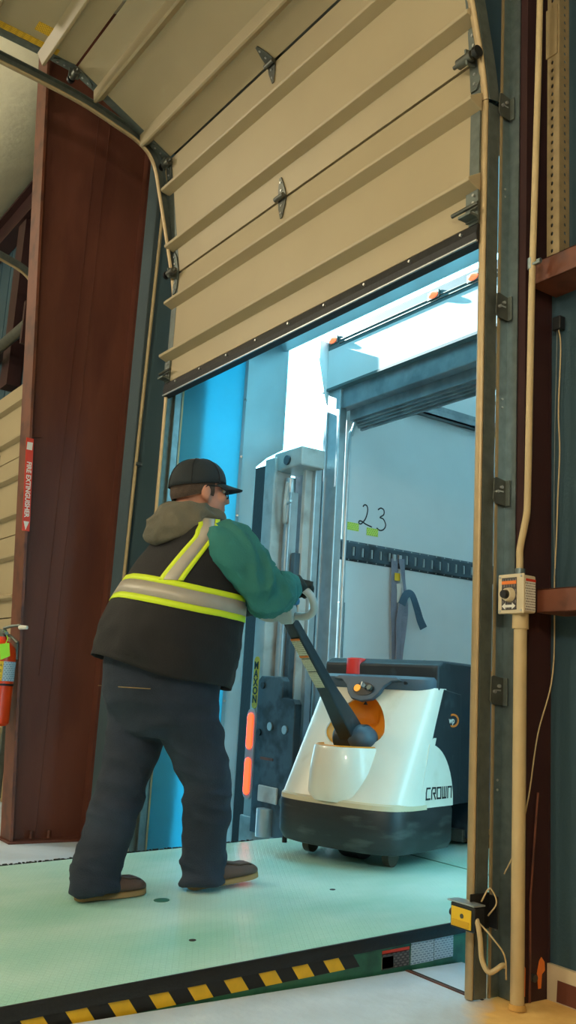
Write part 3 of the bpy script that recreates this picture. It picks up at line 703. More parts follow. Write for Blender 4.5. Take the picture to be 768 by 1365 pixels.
for x in (-2.36, -1.86, -1.44, -1.135):
    if x == -1.86: continue
    ml = at(tk, MB().box(x-.045, x+.045, TY-.044, TY-.034, 3.09, 3.138).build('marker_lamp_base', 'dark_steel', bevel=.003))
    bpy.context.view_layer.update()
    at(ml, MB().ball((x, TY-.044, 3.114), .036, .022, .019, 16, 8).build('marker_lamp_lens', 'glow_orange', smooth=True))
# rolled up door: edge slats under the header, tracks
for k in range(5):
    at(tk, MB().box(TXL+.04, TXR-.04, TY+.09+.022*k, TY+.108+.022*k, 2.6-.012*k, 2.68).build('door_slat', 'truck_steel', bevel=.002))
for x in (TXL+.055, TXR-.085):
    at(tk, MB().tube(catmull([(x+.012, TY+.075, .25), (x+.012, TY+.075, 2.3), (x+.012, TY+.09, 2.5), (x+.012, TY+.16, 2.66), (x+.012, TY+.3, 2.75)], 6), .012, 10).build('door_guide', 'aluminium', smooth='auto'))
rl = at(tk, MB().box(TXL, TXL+.012, 1.67, 6.4, 2.785, 2.885).box(TXL, TXL+.06, 1.67, 6.4, 2.785, 2.795).box(TXL+.05, TXL+.06, 1.67, 6.4, 2.785, 2.83).build('ceiling_rail', 'truck_steel'))
bpy.context.view_layer.update()
for y in (1.98, 2.42, 3.0): at(rl, MB().box(TXL+.01, TXL+.07, y, y+.05, 2.875, 2.895).cyl((TXL+.05, y+.025, 2.86), (TXL+.05, y+.025, 2.9), .012, n=8).build('rail_clip', 'bolt'))
# wall lining seams
for k in range(6):
    y = 2.6+.9*k; at(tk, MB().box(TXL-.001, TXL+.0015, y, y+.02, TF, 3.0).build('wall_seam', 'aluminium'))
at(tk, MB().box(TXL, TXL+.016, 1.245, 1.29, TF, 1.45).build('scuff_channel', 'truck_steel', bevel=.002))
at(tk, MB().box(TXL, TXL+.022, 1.27, 1.278, TF, 1.45).build('scuff_channel', 'aluminium'))
# E-track rail with real slots
def etrack():
    mm = MB(); z0, z1 = 1.714, 1.842; y = 1.232; pitch = .0745; sw, shh = .026, .058
    rows = 60
    for i in range(rows):
        c = y+pitch*(i+.5); zc = (z0+z1)/2
        O = [(c-pitch/2, z0+.014), (c+pitch/2, z0+.014), (c+pitch/2, z1-.014), (c-pitch/2, z1-.014)]
        I = [(c-sw/2, zc-shh/2), (c+sw/2, zc-shh/2), (c+sw/2, zc+shh/2), (c-sw/2, zc+shh/2)]
        P = [(TXL+.012, a, b) for a, b in O]+[(TXL+.012, a, b) for a, b in I]+[(TXL+.003, a, b) for a, b in I]
        mm.add(P, [(j, (j+1) % 4, 4+(j+1) % 4, 4+j) for j in range(4)]+[(4+j, 4+(j+1) % 4, 8+(j+1) % 4, 8+j) for j in range(4)])
    ye = y+pitch*rows
    mm.add([(TXL+.012, y, z1-.014), (TXL+.012, ye, z1-.014), (TXL+.003, ye, z1), (TXL+.003, y, z1)], [(0, 1, 2, 3)])
    mm.add([(TXL+.012, y, z0+.014), (TXL+.012, ye, z0+.014), (TXL+.003, ye, z0), (TXL+.003, y, z0)], [(0, 1, 2, 3)])
    return mm
et = at(tk, etrack().build('cargo_track', 'lift_dark', recalc=False))
bpy.context.view_layer.update()
for i in range(24):
    c = 1.232+.0745*i
    for z in (1.722, 1.834): at(et, MB().cyl((TXL+.006, c, z), (TXL+.011, c, z), .004, n=6).build('rivet', 'bolt'))
for i in range(24):
    c = 1.232+.0745*(i+.5); at(et, MB().box(TXL+.0032, TXL+.0105, c-.004, c+.007, 1.752, 1.804).build('slot_spring', 'bolt'))
# handwriting and stickers
def stroke(pts): return MB().tube(catmull([(TXL+.0005, a, b) for a, b in pts], 6), .0045, 6, flat=.35)
at(tk, stroke([(1.41,2.075),(1.425,2.09),(1.445,2.083),(1.45,2.05),(1.435,2.0),(1.405,1.965),(1.385,1.963),(1.385,1.978),(1.405,1.98),(1.44,1.966),(1.49,1.955)]).build('handwritten_two', 'ink', smooth=True))
at(tk, stroke([(1.535,2.075),(1.56,2.09),(1.585,2.08),(1.585,2.05),(1.555,2.028),(1.585,2.02),(1.605,1.985),(1.59,1.955),(1.56,1.943),(1.53,1.955)]).build('handwritten_three', 'ink', smooth=True))
sheet('lime_sticker', 'print_lime', (TXL+.001, 1.335, 1.935), Y, Z, .095, .05, tk)
sheet('lime_sticker', 'print_lime', (TXL+.001, 1.495, 1.922), Y, Z, .095, .05, tk)

# strap hanging from the cargo track
st = thing('ratchet_strap', 'grey webbing strap with yellow tag hanging from the cargo track', 'strap', (TXL+.02, 1.7, 1.78))
mat('webbing', (128, 132, 146), .8, var=.12, scale=12, bump=.3, bscale=120)
mat('webbing_blue', (66, 96, 116), .8, var=.12, scale=12, bump=.3, bscale=120)
def ribbon(pts, wd, name, mt, tw=None, th=.003):
    P = catmull(pts, 6); rings = []
    for i, p in enumerate(P):
        a = P[max(i-1, 0)]; b = P[min(i+1, len(P)-1)]; T = (b-a).normalized()
        s = i/(len(P)-1); ang = (tw(s) if tw else 0)
        W = T.cross(X).normalized(); W = (W*math.cos(ang)+X*math.sin(ang)); W = (W-T*W.dot(T)).normalized(); Nn = T.cross(W)
        rings.append([p+W*wd/2+Nn*th/2, p-W*wd/2+Nn*th/2, p-W*wd/2-Nn*th/2, p+W*wd/2-Nn*th/2])
    return at(st, MB().loft(rings).build(name, mt))
xs = TXL+.022
ribbon([(xs, 1.672, 1.77), (xs+.005, 1.676, 1.6), (xs+.004, 1.68, 1.45), (xs+.006, 1.69, 1.3), (xs, 1.705, 1.14), (xs, 1.71, .98)], .055, 'strap_webbing', 'webbing')
ribbon([(xs+.01, 1.722, 1.775), (xs+.02, 1.735, 1.66), (xs+.018, 1.755, 1.56), (xs+.02, 1.76, 1.44), (xs+.02, 1.74, 1.3), (xs+.015, 1.725, 1.16), (xs+.015, 1.715, .98)], .05, 'strap_webbing', 'webbing', tw=lambda s: .5*math.sin(6*s))
ribbon([(xs+.03, 1.72, 1.48), (xs+.035, 1.75, 1.545), (xs+.035, 1.80, 1.55), (xs+.03, 1.85, 1.47), (xs+.025, 1.885, 1.40), (xs+.025, 1.92, 1.345)], .05, 'strap_tail', 'webbing_blue', tw=lambda s: .4-.8*s)
ribbon([(xs+.03, 1.72, 1.48), (xs+.03, 1.70, 1.38), (xs+.025, 1.71, 1.25), (xs+.02, 1.72, 1.12)], .04, 'strap_webbing', 'webbing')
for y in (1.672, 1.722): at(st, MB().box(TXL+.008, TXL+.024, y-.012, y+.012, 1.755, 1.80).build('track_fitting', 'bolt', bevel=.003))
at(st, sheet('yellow_tag', 'label_yellow', (xs+.012, 1.69, 1.655), Y, Z, .045, .05))
at(st, MB().prism([(-.02, 0), (.02, .008), (.024, -.11), (-.01, -.12), (-.012, -.05)], (xs+.012, 1.705, 1.61), Y, Z, X, .001).build('paper_tag', 'label_white'))

# ================================================================== rail lift at the truck's left rear
lg = thing('rail_lift', 'grey steel truck rail lift column with glowing red lamps', 'lift gate', (-2.55, .95, -.6))
LY = .85
at(lg, MB().box(-2.82, -2.665, LY+.02, LY+.1, -.6, 2.3).build('shade_strip', 'black_rubber'))  # added dark strip for the shaded gap, hides the sky beside the column
at(lg, MB().box(-2.69, -2.40, LY+.25, LY+.262, -.6, 2.3).build('back_plate', 'lift_dark'))
at(lg, MB().box(-2.67, -2.555, LY, LY+.13, -.6, 2.33).build('column', 'lift_paint', bevel=.008))
at(lg, MB().box(-2.685, -2.535, LY-.012, LY+.14, -.6, .165).build('column_foot', 'lift_paint', bevel=.006))
at(lg, MB().box(-2.42, -2.385, LY+.12, LY+.19, -.6, 2.36).build('inner_rail', 'lift_paint', bevel=.006))
at(lg, MB().box(-2.385, -2.35, LY+.17, LY+.22, -.6, 2.36).build('inner_rail', 'aluminium', bevel=.006))
at(lg, MB().box(-2.60, -2.30, LY+.02, LY+.2, 2.24, 2.36).build('top_bracket', 'lift_paint', bevel=.01))
at(lg, MB().cyl((-2.44, LY-.0+.019, 2.29), (-2.44, LY+.005, 2.29), .03, n=16).build('pulley_cover', 'lift_dark', smooth='auto'))
at(lg, MB().cyl((-2.515, LY+.1, .9), (-2.515, LY+.1, 2.2), .032, n=18).build('hydraulic_cylinder', 'aluminium', smooth='auto'))
at(lg, MB().box(-2.47, -2.45, LY+.06, LY+.12, -.6, 2.1).build('chain_guide', 'aluminium', bevel=.004))
at(lg, MB().box(-2.44, -2.40, LY+.08, LY+.16, .2, 1.72).build('guide_channel', 'lift_dark', bevel=.004))
at(lg, MB().tube(catmull([(-2.48, LY+.05, 1.9), (-2.46, LY+.03, 2.0), (-2.455, LY+.03, 2.08), (-2.43, LY+.02, 2.15)], 5), .012, 8).build('hose', 'lift_paint', smooth=True))
at(lg, MB().tube([(-2.46, LY+.04, 2.02), (-2.40, LY+.03, 2.03)], .009, 8).build('hose_fitting', 'bolt'))
rp = at(lg, MB().prism([(0, 0), (.39, 0), (.39, .735), (.37, .76), (.26, .765), (.26, .86), (.23, .885), (.03, .885), (0, .86)], (-2.545, LY-.03, .09), X, Z, Y, .05).build('runner_plate', 'lift_dark', bevel=.006))
bpy.context.view_layer.update()
for (x, z, r, mt) in ((.06, .83, .02, 'black_plastic'), (.05, .56, .02, 'black_plastic'), (.16, .6, .024, 'bolt'), (.31, .59, .024, 'bolt'), (.1, -.02+.12, .024, 'dark_steel'), (.32, .2, .024, 'dark_steel')):
    at(rp, MB().cyl((-2.545+x, LY-.031, .09+z), (-2.545+x, LY-.04, .09+z), r, n=14).build('plate_bolt', mt))
at(rp, MB().box(-2.47, -2.34, LY-.034, LY-.029, .50, .515).build('plate_slot', 'rust_brown'))
at(rp, MB().box(-2.46, -2.27, LY-.045, LY-.03, .27, .36).build('plate_window', 'lift_paint', bevel=.006))
at(rp, MB().cyl((-2.36, LY-.05, .09), (-2.36, LY-.05, .24), .05, n=16).build('bumper_roller', 'aluminium', smooth='auto'))
pl = at(lg, MB().prism([(.028*math.cos(a), (.125 if math.sin(a) > 0 else -.125)+.03*math.sin(a)) for a in [2*math.pi*k/24 for k in range(24)]], (-2.615, LY, .935), X, Z, -Y, .004).build('name_plate', 'label_yellow'))
bpy.context.view_layer.update()
for k, ch in enumerate('MAXON'):
    text('plate_letter', ch, 'ink', (-2.615, LY-.0046, 1.035-.05*k), Vector((0, 0, -1)) if False else X, Z, .062, pl, bold=.002)
hs = at(lg, MB().prism([(.048*math.cos(a), (.215 if math.sin(a) > 0 else -.215)+.048*math.sin(a)) for a in [2*math.pi*k/24 for k in range(24)]], (-2.622, LY-.001, .52), X, Z, -Y, .014).build('lamp_housing', 'lift_paint', bevel=.004))
bpy.context.view_layer.update()
for z in (.65, .39):
    at(hs, MB().prism([(.031*math.cos(a), (.075 if math.sin(a) > 0 else -.075)+.031*math.sin(a)) for a in [2*math.pi*k/24 for k in range(24)]], (-2.622, LY-.013, z), X, Z, -Y, .012).build('tail_lamp', 'glow_red', bevel=.006))

# ================================================================== load inside the truck
mat('cardboard', (156, 110, 70), .8, var=.08, scale=4, stretch=(1, 1, 6))
mat('stretch_wrapped', (84, 108, 126), .25, var=.25, scale=5, bump=.5, bscale=12, stretch=(1, 1, 5))
pa2 = thing('pallet', 'wooden pallet under the wrapped load beyond the pallet truck', 'pallet', (-1.5, 2.0, TF))
HJ = Vector((-.287, .958, 0)).normalized(); RJ = Vector((HJ.y, -HJ.x, 0)); OJ = Vector((-1.40, .525, 0))+RJ*.04
def jl(x, y, z=0): return OJ+RJ*x+HJ*y+Z*z
for y in (.80, .98, 1.16, 1.34, 1.52, 1.70): at(pa2, MB().obox(jl(.02, y, TF+.11), RJ, HJ, Z, .5, .06, .01).build('deck_board', 'truck_floor_wood'))
for x in (-.45, .02, .49): at(pa2, MB().obox(jl(x, 1.25, TF+.05), RJ, HJ, Z, .03, .51, .05).build('stringer', 'truck_floor_wood'))
b1 = thing('carton_stack', 'load of cartons in blue stretch wrap behind the pallet truck', 'carton', jl(0, 1.25, TF+.12))
at(b1, MB().obox(jl(.02, 1.25, TF+.12+.33), RJ, HJ, Z, .485, .48, .33).build('wrapped_block', 'stretch_wrapped', bevel=.02))
b2 = thing('cardboard_box', 'brown cardboard box on top of the wrapped load', 'box', jl(.3, 1.2, TF+.79))
at(b2, MB().obox(jl(.2, 1.2, TF+.79+.06), RJ, HJ, Z, .28, .3, .055).build('carton', 'cardboard', bevel=.004))
at(b2, MB().obox(jl(.2, 1.2, TF+.79+.1165), RJ, HJ, Z, .281, .025, .001).build('tape', 'beige_plastic'))

# ================================================================== neighbouring closed dock door on the far left
d2 = thing('dock_door', 'closed cream ribbed dock door beyond the brown column', 'door', (-6.2, .05, 0))
for i in range(5):
    z0 = .02+.65*i
    s = at(d2, MB().box(-7.4, -4.72, .03, .075, z0+.004, z0+.646).build('section_panel', 'cream_panel', bevel=.002)); bpy.context.view_layer.update()
    for fr in (.25, .74):
        at(s, MB().prism([(0, .034), (.012, -.02), (.032, -.024), (.055, .034)], (-7.44, 0, z0+.65*fr-.03), Z, Y, X, 2.74).build('rib', 'cream_panel', bevel=.003))
    at(s, MB().box(-4.72, -4.68, .025, .078, z0+.004, z0+.646).build('end_stile', 'dull_galvanized'))
    if i: at(d2, MB().prism([(-.03, -.1), (.03, -.1), (.03, .1), (-.03, .1)], (-5.6, .03, z0), X, Z, -Y, .008).build('hinge', 'dark_steel'))
t3 = copy_tree(tr); t3.location.x -= 4.63
t3['label'] = 'galvanized curved track of the neighbouring door behind the brown column'
sp = thing('spring_shaft', 'dark torsion spring tube above the neighbouring dock door', 'spring', (-6, -.1, 3.7))
at(sp, MB().cyl((-7.4, -.12, 3.62), (-4.75, -.12, 3.62), .045, n=16).build('spring', 'dark_steel', smooth='auto'))
at(sp, MB().box(-7.4, -4.7, -.02, .12, 3.76, 3.80).box(-4.78, -4.74, -.16, .12, 3.45, 3.8).build('support_angle', 'dark_brown_steel'))
c2 = thing('jamb_column', 'dark brown steel column beside the neighbouring dock door', 'column', (-5.6, .0, 3.4))
at(c2, MB().box(-5.75, -5.55, -.0, .12, 3.35, 4.9).build('channel', 'dark_brown_steel'))
# ================================================================== powered pallet truck
mat('cowl_white', (226, 222, 208), .3, var=.04, scale=5, coat=.3, second=(196, 186, 160), s_scale=4, s_lo=.6, s_hi=.8)
mat('jack_yellow', (232, 146, 28), .4, var=.06)
mat('jack_grey', (66, 84, 98), .45, var=.08, scale=10)
mat('jack_black', (30, 40, 46), .42, var=.2, scale=8, second=(52, 66, 72), s_scale=12, s_lo=.6, s_hi=.75)
mat('jack_skirt', (34, 38, 40), .45, var=.2, scale=6, second=(66, 72, 70), s_scale=5, s_lo=.56, s_hi=.7, stretch=(1, 1, 4))
mat('handle_grey', (176, 182, 180), .45, var=.06)
mat('handle_blue', (44, 116, 160), .4, var=.05)
mat('red_tape', (206, 44, 40), .4, var=.05)
mat('amber', (240, 170, 60), .4, emit=(255, 160, 40), estr=.6)
mat('wheel_poly', (70, 60, 48), .5)
JZ = .145; WS = .9
pj = thing('pallet_truck', 'white and black powered walkie pallet truck with yellow tiller recess', 'pallet truck', (OJ.x, OJ.y, JZ))
def J(x, y, z): return jl(x, y, JZ+z)
def outline(w, yf, ys, n=40, p=2.6, yb=None):
    pts = []; w *= WS
    for k in range(n+1):
        a = math.pi*k/n; c, s_ = math.cos(a), math.sin(a)
        pts.append((w*math.copysign(abs(c)**(2/p), c), ys-(ys-yf)*abs(s_)**(2/p)))
    if yb is not None: pts += [(-w, yb), (w, yb)]
    return pts
def jloft(levels, name, mt, **kw):
    m = MB(); m.loft([[J(x, y, z) for x, y in outline(w, yf, ys, yb=yb, p=p)] for (z, w, yf, ys, yb, p) in levels]); return at(pj, m.build(name, mt, **kw))
# lower bumper skirt
jloft([(.062, .345, -.06, .12, .43, 3.0), (.07, .37, -.085, .1, .43, 3), (.105, .39, -.105, .1, .43, 3), (.245, .392, -.11, .1, .43, 3), (.262, .385, -.104, .1, .43, 3)], 'skirt', 'jack_skirt', smooth='auto')
# cowl
def wc(z): return .388-.012*((z-.262)/.54)
def yfc(z):
    t = (z-.262)/.54; return -.10+.33*t
LV = [.258+.0272*k for k in range(21)]
cowl = jloft([(z, wc(z), yfc(z), .12+.235*((z-.262)/.54), .16+.215*((z-.262)/.54), 3.2) for z in LV], 'cowl', 'cowl_white', smooth='auto')
jloft([(.255, .389, -.107, .12, .2, 3.2), (.275, .388, -.104, .12, .2, 3.2), (.283, .382, -.095, .12, .2, 3.2)], 'cowl_lip', 'beige_plastic', smooth='auto')
# egg-shaped hole cut for the tiller
def egg(s=1.0):
    return [((.168*s)*math.cos(a)*(1-.22*max(0, math.sin(a))), .585+(.165*s)*math.sin(a) if math.sin(a) > 0 else .585+(.085*s)*math.sin(a)) for a in [2*math.pi*k/40 for k in range(40)]]
cut = MB(); cut.prism(egg(), J(0, -.3, 0), RJ, Z, HJ, 1.1); cutter = cut.build('cutter', 'cowl_white')
bm_ = cowl.modifiers.new('hole', 'BOOLEAN'); bm_.operation = 'DIFFERENCE'; bm_.object = cutter; bm_.solver = 'EXACT'
bpy.context.view_layer.update()
me = bpy.data.meshes.new_from_object(cowl.evaluated_get(bpy.context.evaluated_depsgraph_get())); cowl.modifiers.clear(); cowl.data = me
for p in me.polygons: p.use_smooth = True
me.set_sharp_from_angle(angle=math.radians(35))
bpy.data.objects.remove(cutter)
# yellow bowl behind the hole
rings = []
for k in range(9):
    t = k/8; s_ = math.cos(t*math.pi/2*.96)**.55
    ring = []
    for (x, z) in egg(1.004):
        zz = .585+(z-.585)*s_; y0 = yfc(z)*.0
        front = yfc(z)+.012
        ring.append(J(x*s_, front+t*.085, zz))
    rings.append(ring)
at(pj, MB().loft(rings, caps=False).add(rings[-1], [tuple(range(40))]).build('tiller_recess', 'jack_yellow', smooth='auto'))
# pot-shaped housing under the tiller
rings = []
for (z, w, yf) in ((.27, .15, -.118), (.30, .168, -.125), (.40, .166, -.12), (.50, .152, -.108), (.512, .147, -.102)):
    rings.append([J(x, y, z) for x, y in outline(w*1.18, yf, .08, n=28, p=2.2)])
at(pj, MB().loft(rings, caps=False, closed=False).build('tiller_pot', 'cowl_white', smooth='auto'))
at(pj, MB().loft([[J(x, y, z) for x, y in outline(w*1.18, yf, .08, n=28, p=2.2)] for (z, w, yf) in ((.513, .147, -.102), (.518, .138, -.09), (.505, .128, -.076), (.49, .12, -.06))], caps=False, closed=False)
   .add([J(x, y, .49) for x, y in outline(.12*1.18, -.06, .08, n=28, p=2.2)], [tuple(range(29))]).build('pot_rim', 'jack_yellow', smooth='auto'))
# top cover with control dip
tcv = jloft([(.785, .366, .215, .38, .46, 3.4), (.80, .372, .208, .38, .46, 3.4), (.838, .372, .212, .38, .46, 3.4), (.852, .362, .23, .38, .46, 3.4)], 'top_cover', 'jack_grey', smooth='auto')
bpy.context.view_layer.update()
nrm = (-HJ*.93+Z*.36).normalized(); upv = (Z-nrm*Z.dot(nrm)).normalized()
cp = J(-.01, .198, .765)
DS = 1.2; dip = [(-.17, .05), (-.12, .045), (-.09, .02), (-.075, -.01), (-.05, -.035), (0, -.045), (.05, -.035), (.075, -.01), (.09, .02), (.12, .045), (.17, .05), (.14, .065), (-.14, .065)]
at(tcv, MB().prism([(a*DS, b*DS) for a, b in dip], cp, RJ, upv, nrm, .022).build('control_panel', 'jack_grey', bevel=.005))
at(tcv, MB().prism([(.062*math.cos(a), .008+.034*math.sin(a)) for a in [2*math.pi*k/24 for k in range(24)]], cp+nrm*.021, RJ, upv, nrm, .004).build('control_inlay', 'black_plastic'))
at(tcv, MB().cyl(cp+RJ*-.035+upv*.01+nrm*.024, cp+RJ*-.035+upv*.01+nrm*.03, .018, n=16).build('charge_gauge', 'amber'))
at(tcv, MB().cyl(cp+RJ*.005+upv*.02+nrm*.024, cp+RJ*.005+upv*.02+nrm*.036, .01, n=12).obox(cp+RJ*.005+upv*.02+nrm*.045, RJ, upv, nrm, .003, .012, .012).build('ignition_key', 'bolt'))
at(tcv, MB().cyl(cp+RJ*.04+upv*.012+nrm*.024, cp+RJ*.04+upv*.012+nrm*.04, .013, n=14).build('stop_knob', 'dull_galvanized', smooth='auto'))
for x in (-.31, .235): at(tcv, MB().cyl(J(x*.9, .213, .818), J(x*.9, .202, .818), .008, n=10).build('cover_screw', 'black_plastic'))
# yellow warning pictogram on the recess top
at(pj, MB().prism([(-.012, 0), (.012, 0), (0, .02)], J(0, .19, .705), RJ, Z, -HJ, .002).build('warning_triangle', 'ink'))
# battery compartment
at(pj, MB().prism([(.3, .26), (.72, .26), (.72, .90), (.685, .935), (.35, .935), (.3, .91)], J(-.336, 0, 0), HJ, Z, RJ, .672).build('battery_box', 'jack_black', bevel=.012, seg=3))
at(pj, MB().prism([(.1, .262), (.52, .262), (.52, .78), (.35, .8)], J(.327, 0, 0), HJ, Z, RJ, .016).build('side_panel', 'jack_black', bevel=.004))
at(pj, MB().prism([(.1, .262), (.52, .262), (.52, .78), (.35, .8)], J(-.343, 0, 0), HJ, Z, RJ, .016).build('side_panel', 'jack_black', bevel=.004))
for x in (-.2, .2): at(pj, MB().cyl(J(x, .4, .935), J(x, .4, .94), .008, n=8).build('lid_screw', 'bolt'))
# white quarter-disc with maker's name on the right side
QX = .3475
quarter = [(.13, .262), (.445, .262)]+[(.215+.23*math.cos(a), .275+.27*math.sin(a)) for a in [math.pi/2*k/12 for k in range(13)]]
qp = at(pj, MB().prism(quarter, J(QX-.004, 0, 0), HJ, Z, RJ, .005).build('maker_panel', 'cowl_white'))
bpy.context.view_layer.update()
# block letters C R O W N with angular strokes
LET = {'C': [((1, 1), (.15, 1)), ((.15, 1), (0, .6)), ((0, .6), (0, 0)), ((0, 0), (1, 0))],
       'R': [((0, 0), (0, .75)), ((0, .75), (.2, 1)), ((.2, 1), (1, 1)), ((1, 1), (1, .5)), ((1, .5), (.45, .5)), ((.55, .5), (1, 0))],
       'O': [((0, 0), (0, 1)), ((0, 1), (1, 1)), ((1, 1), (1, 0)), ((1, 0), (0, 0))],
       'W': [((0, 1), (0, 0)), ((0, 0), (1, 0)), ((.5, 0), (.5, 1)), ((1, 0), (1, 1))],
       'N': [((0, 0), (0, 1)), ((0, 1), (1, 1)), ((1, 1), (1, 0))]}
for k, ch in enumerate('CROWN'):
    m = MB()
    for (p0, p1) in LET[ch]:
        a = Vector((.192+.05*k+p0[0]*.034, .30+p0[1]*.048)); b = Vector((.192+.05*k+p1[0]*.034, .30+p1[1]*.048)); c = (a+b)/2; d = (b-a)
        L_ = d.length; d.normalize(); u = HJ*d.x+Z*d.y; v = HJ*-d.y+Z*d.x
        m.obox(J(QX+.0015, c.x, c.y), u, v, RJ, L_/2+.004, .004, .0008)
    at(qp, m.build('maker_letter', 'ink'))
# orange crescent badge with small letters
m = MB(); arc = [(.055*math.cos(a), .032*math.sin(a)) for a in [math.radians(-115+230*k/20) for k in range(21)]]
arc2 = [(.012*0+.047*math.cos(a)-.006, .023*math.sin(a)) for a in [math.radians(115-230*k/20) for k in range(21)]]
cres = at(pj, m.prism(arc+arc2, J(.3435, .44, .655), HJ, Z, RJ, .002).build('crescent_badge', 'label_orange'))
bpy.context.view_layer.update()
text('badge_letters', 'wp', 'label_white', J(.344, .425, .655), HJ, Z, .045, cres)
# wheels, casters and forks
at(pj, MB().cyl(J(-.05, .16, .105), J(.05, .16, .105), .105, n=28).build('drive_wheel', 'black_rubber', smooth='auto'))
for x in (-.25, .25):
    c = at(pj, MB().obox(J(x*.9, .1, .085), RJ, HJ, Z, .03, .04, .02).build('caster_fork', 'dark_steel', bevel=.004)); bpy.context.view_layer.update()
    at(c, MB().cyl(J(x*.9-.018, .1, .045), J(x*.9+.018, .1, .045), .045, n=20).build('caster_wheel', 'wheel_poly', smooth='auto'))
at(pj, MB().cyl(J(-.3, -.01, .04), J(-.3, -.01, .075), .012, n=8).build('tow_pin', 'black_plastic'))
for x in (-.19, .19):
    at(pj, MB().prism([(.7, .06), (1.75, .045), (1.78, .06), (1.75, .085), (.7, .12)], J(x-.08, 0, 0), HJ, Z, RJ, .16).build('fork', 'dark_steel', bevel=.004))
at(pj, MB().obox(J(.02, .735, .38), RJ, HJ, Z, .33, .012, .3).build('load_backrest', 'jack_black'))
# tiller
PB = Vector((-1.365, .61, .695)); PT = Vector((-1.262, .128, 1.212))
td = (PT-PB).normalized(); tb = td.cross(Vector((.94, .33, 0))).normalized(); tx = tb.cross(td).normalized()
if tx.dot(RJ) < 0: tx = -tx; tb = -tb
til = at(pj, MB().cyl(PB-tx*.085, PB+tx*.085, .062, n=28).build('tiller_hub', 'jack_black', smooth='auto', bevel=.012)); bpy.context.view_layer.update()
at(til, MB().ball(PB+HJ*.0+tx*.05, .075, .075, .062, 24, 14).build('hub_cap', 'jack_grey', smooth=True))
arm = at(pj, MB().loft([[PB+td*s+tx*a*w+tb*b*h for a, b in ((-1, -1), (1, -1), (1, 1), (-1, 1))] for s, w, h in ((-.07, .03, .03), (-.02, .042, .055), (.12, .042, .045), (.3, .034, .03), (.66, .03, .024), (.70, .028, .022))]).build('tiller_arm', 'jack_black', bevel=.008, seg=3))
bpy.context.view_layer.update()
# camera-facing side of the arm carries printed plates (front/top face)
fn = tx.cross(td).normalized()
fn = fn if fn.z < 0 else -fn
for s, L_, mt in ((.56, .1, 'print_cream'), (.47, .07, 'print_cream'), (.385, .09, 'print_cream')):
    h = .027
    at(arm, sheet('arm_label', mt, PB+td*s-tx*0+fn*(.0285+.01*(1-(s-.3)/.4)*.6), tx, fn.cross(tx), .05, L_))
at(arm, sheet('arm_label_stripe', 'label_orange', PB+td*.615+fn*.03, tx, fn.cross(tx), .05, .012))
at(arm, sheet('arm_label_stripe', 'label_orange', PB+td*.52+fn*.032, tx, fn.cross(tx), .05, .01))
# handle head: bar with two looped grips
HC = PT+td*.055
hb = Vector((.93, .36, .05)).normalized(); hf = (td-hb*td.dot(hb)).normalized(); hu = hb.cross(hf).normalized()
if hu.z < 0: hu = -hu
head = at(pj, MB().loft([[HC+hf*s+hb*a*w+hu*b*h for a, b in ((-1, -1), (1, -1), (1, 1), (-1, 1))] for s, w, h in ((-.075, .032, .026), (-.02, .05, .032), (.05, .06, .032), (.085, .05, .022))]).build('handle_head', 'handle_grey', bevel=.012, seg=3))
bpy.context.view_layer.update()
for sg in (-1, 1):
    loop = catmull([HC+hb*sg*.045+hf*-.045, HC+hb*sg*.10+hf*-.05, HC+hb*sg*.15+hf*-.02, HC+hb*sg*.168+hf*.035, HC+hb*sg*.155+hf*.085, HC+hb*sg*.11+hf*.102, HC+hb*sg*.045+hf*.075], 6)
    at(pj, MB().tube(loop, .0175, 14).build('grip_loop', 'handle_grey', smooth=True))
    at(head, MB().cyl(HC+hb*sg*.055+hf*.035, HC+hb*sg*.09+hf*.035, .02, .018, n=16).build('throttle_dial', 'handle_blue', smooth='auto'))
at(head, MB().obox(HC+hf*.02+hu*.034, hb, hf, hu, .02, .022, .006).build('horn_button', 'label_orange', bevel=.003))
at(head, MB().obox(HC+hf*.075, hb, hf, hu, .035, .018, .016).build('belly_switch', 'sign_red', bevel=.006))
# red roll standing on the cover
rr = thing('tape_roll', 'red cylindrical roll standing on top of the pallet truck', 'roll', J(-.16, .33, .852))
at(rr, MB().cyl(J(-.16, .33, .852), J(-.16, .33, .935), .052, .05, n=28).build('roll_body', 'red_tape', smooth='auto', bevel=.004))
at(rr, MB().cyl(J(-.16, .33, .93), J(-.16, .33, .937), .034, n=20).build('roll_core', 'sign_red'))
# ================================================================== the worker
mat('hoodie_cloth_daylit', (44, 116, 112), .85, var=.12, scale=8, bump=.25, bscale=150)  # grey-green cloth with cyan daylight put into its colour
mat('hood_cloth_warm_lit', (100, 96, 82), .88, var=.12, scale=8, bump=.3, bscale=140)  # same cloth as the sleeves, warm light put into its colour
mat('vest_black', (21, 20, 23), .8, var=.12, scale=10, bump=.3, bscale=180)
mat('denim', (32, 42, 58), .85, var=.22, scale=7, bump=.35, bscale=220, second=(44, 56, 74), s_scale=4, s_lo=.5, s_hi=.75)
mat('lime_tape', (214, 240, 40), .6, var=.04, emit=None)
mat('silver_tape', (176, 170, 158), .45, metal=.15, var=.05, scale=20)
mat('skin', (196, 138, 114), .55, var=.08, scale=20, bump=.05)
mat('hair', (74, 60, 50), .8, var=.2, scale=60, bump=.5, bscale=200)
mat('cap_cloth', (34, 42, 46), .8, var=.1, scale=16, bump=.25, bscale=220)
mat('shoe_brown', (92, 68, 58), .6, var=.15, scale=12, bump=.15, bscale=90)
mat('shoe_sole', (150, 122, 78), .7, var=.12, scale=12)
mat('glove_black', (26, 38, 38), .7, var=.2, scale=20, bump=.25, bscale=140)
mat('glass_frame', (18, 20, 24), .35)
mat('lens', (150, 190, 200), .1, var=.02)
PX = -1.22
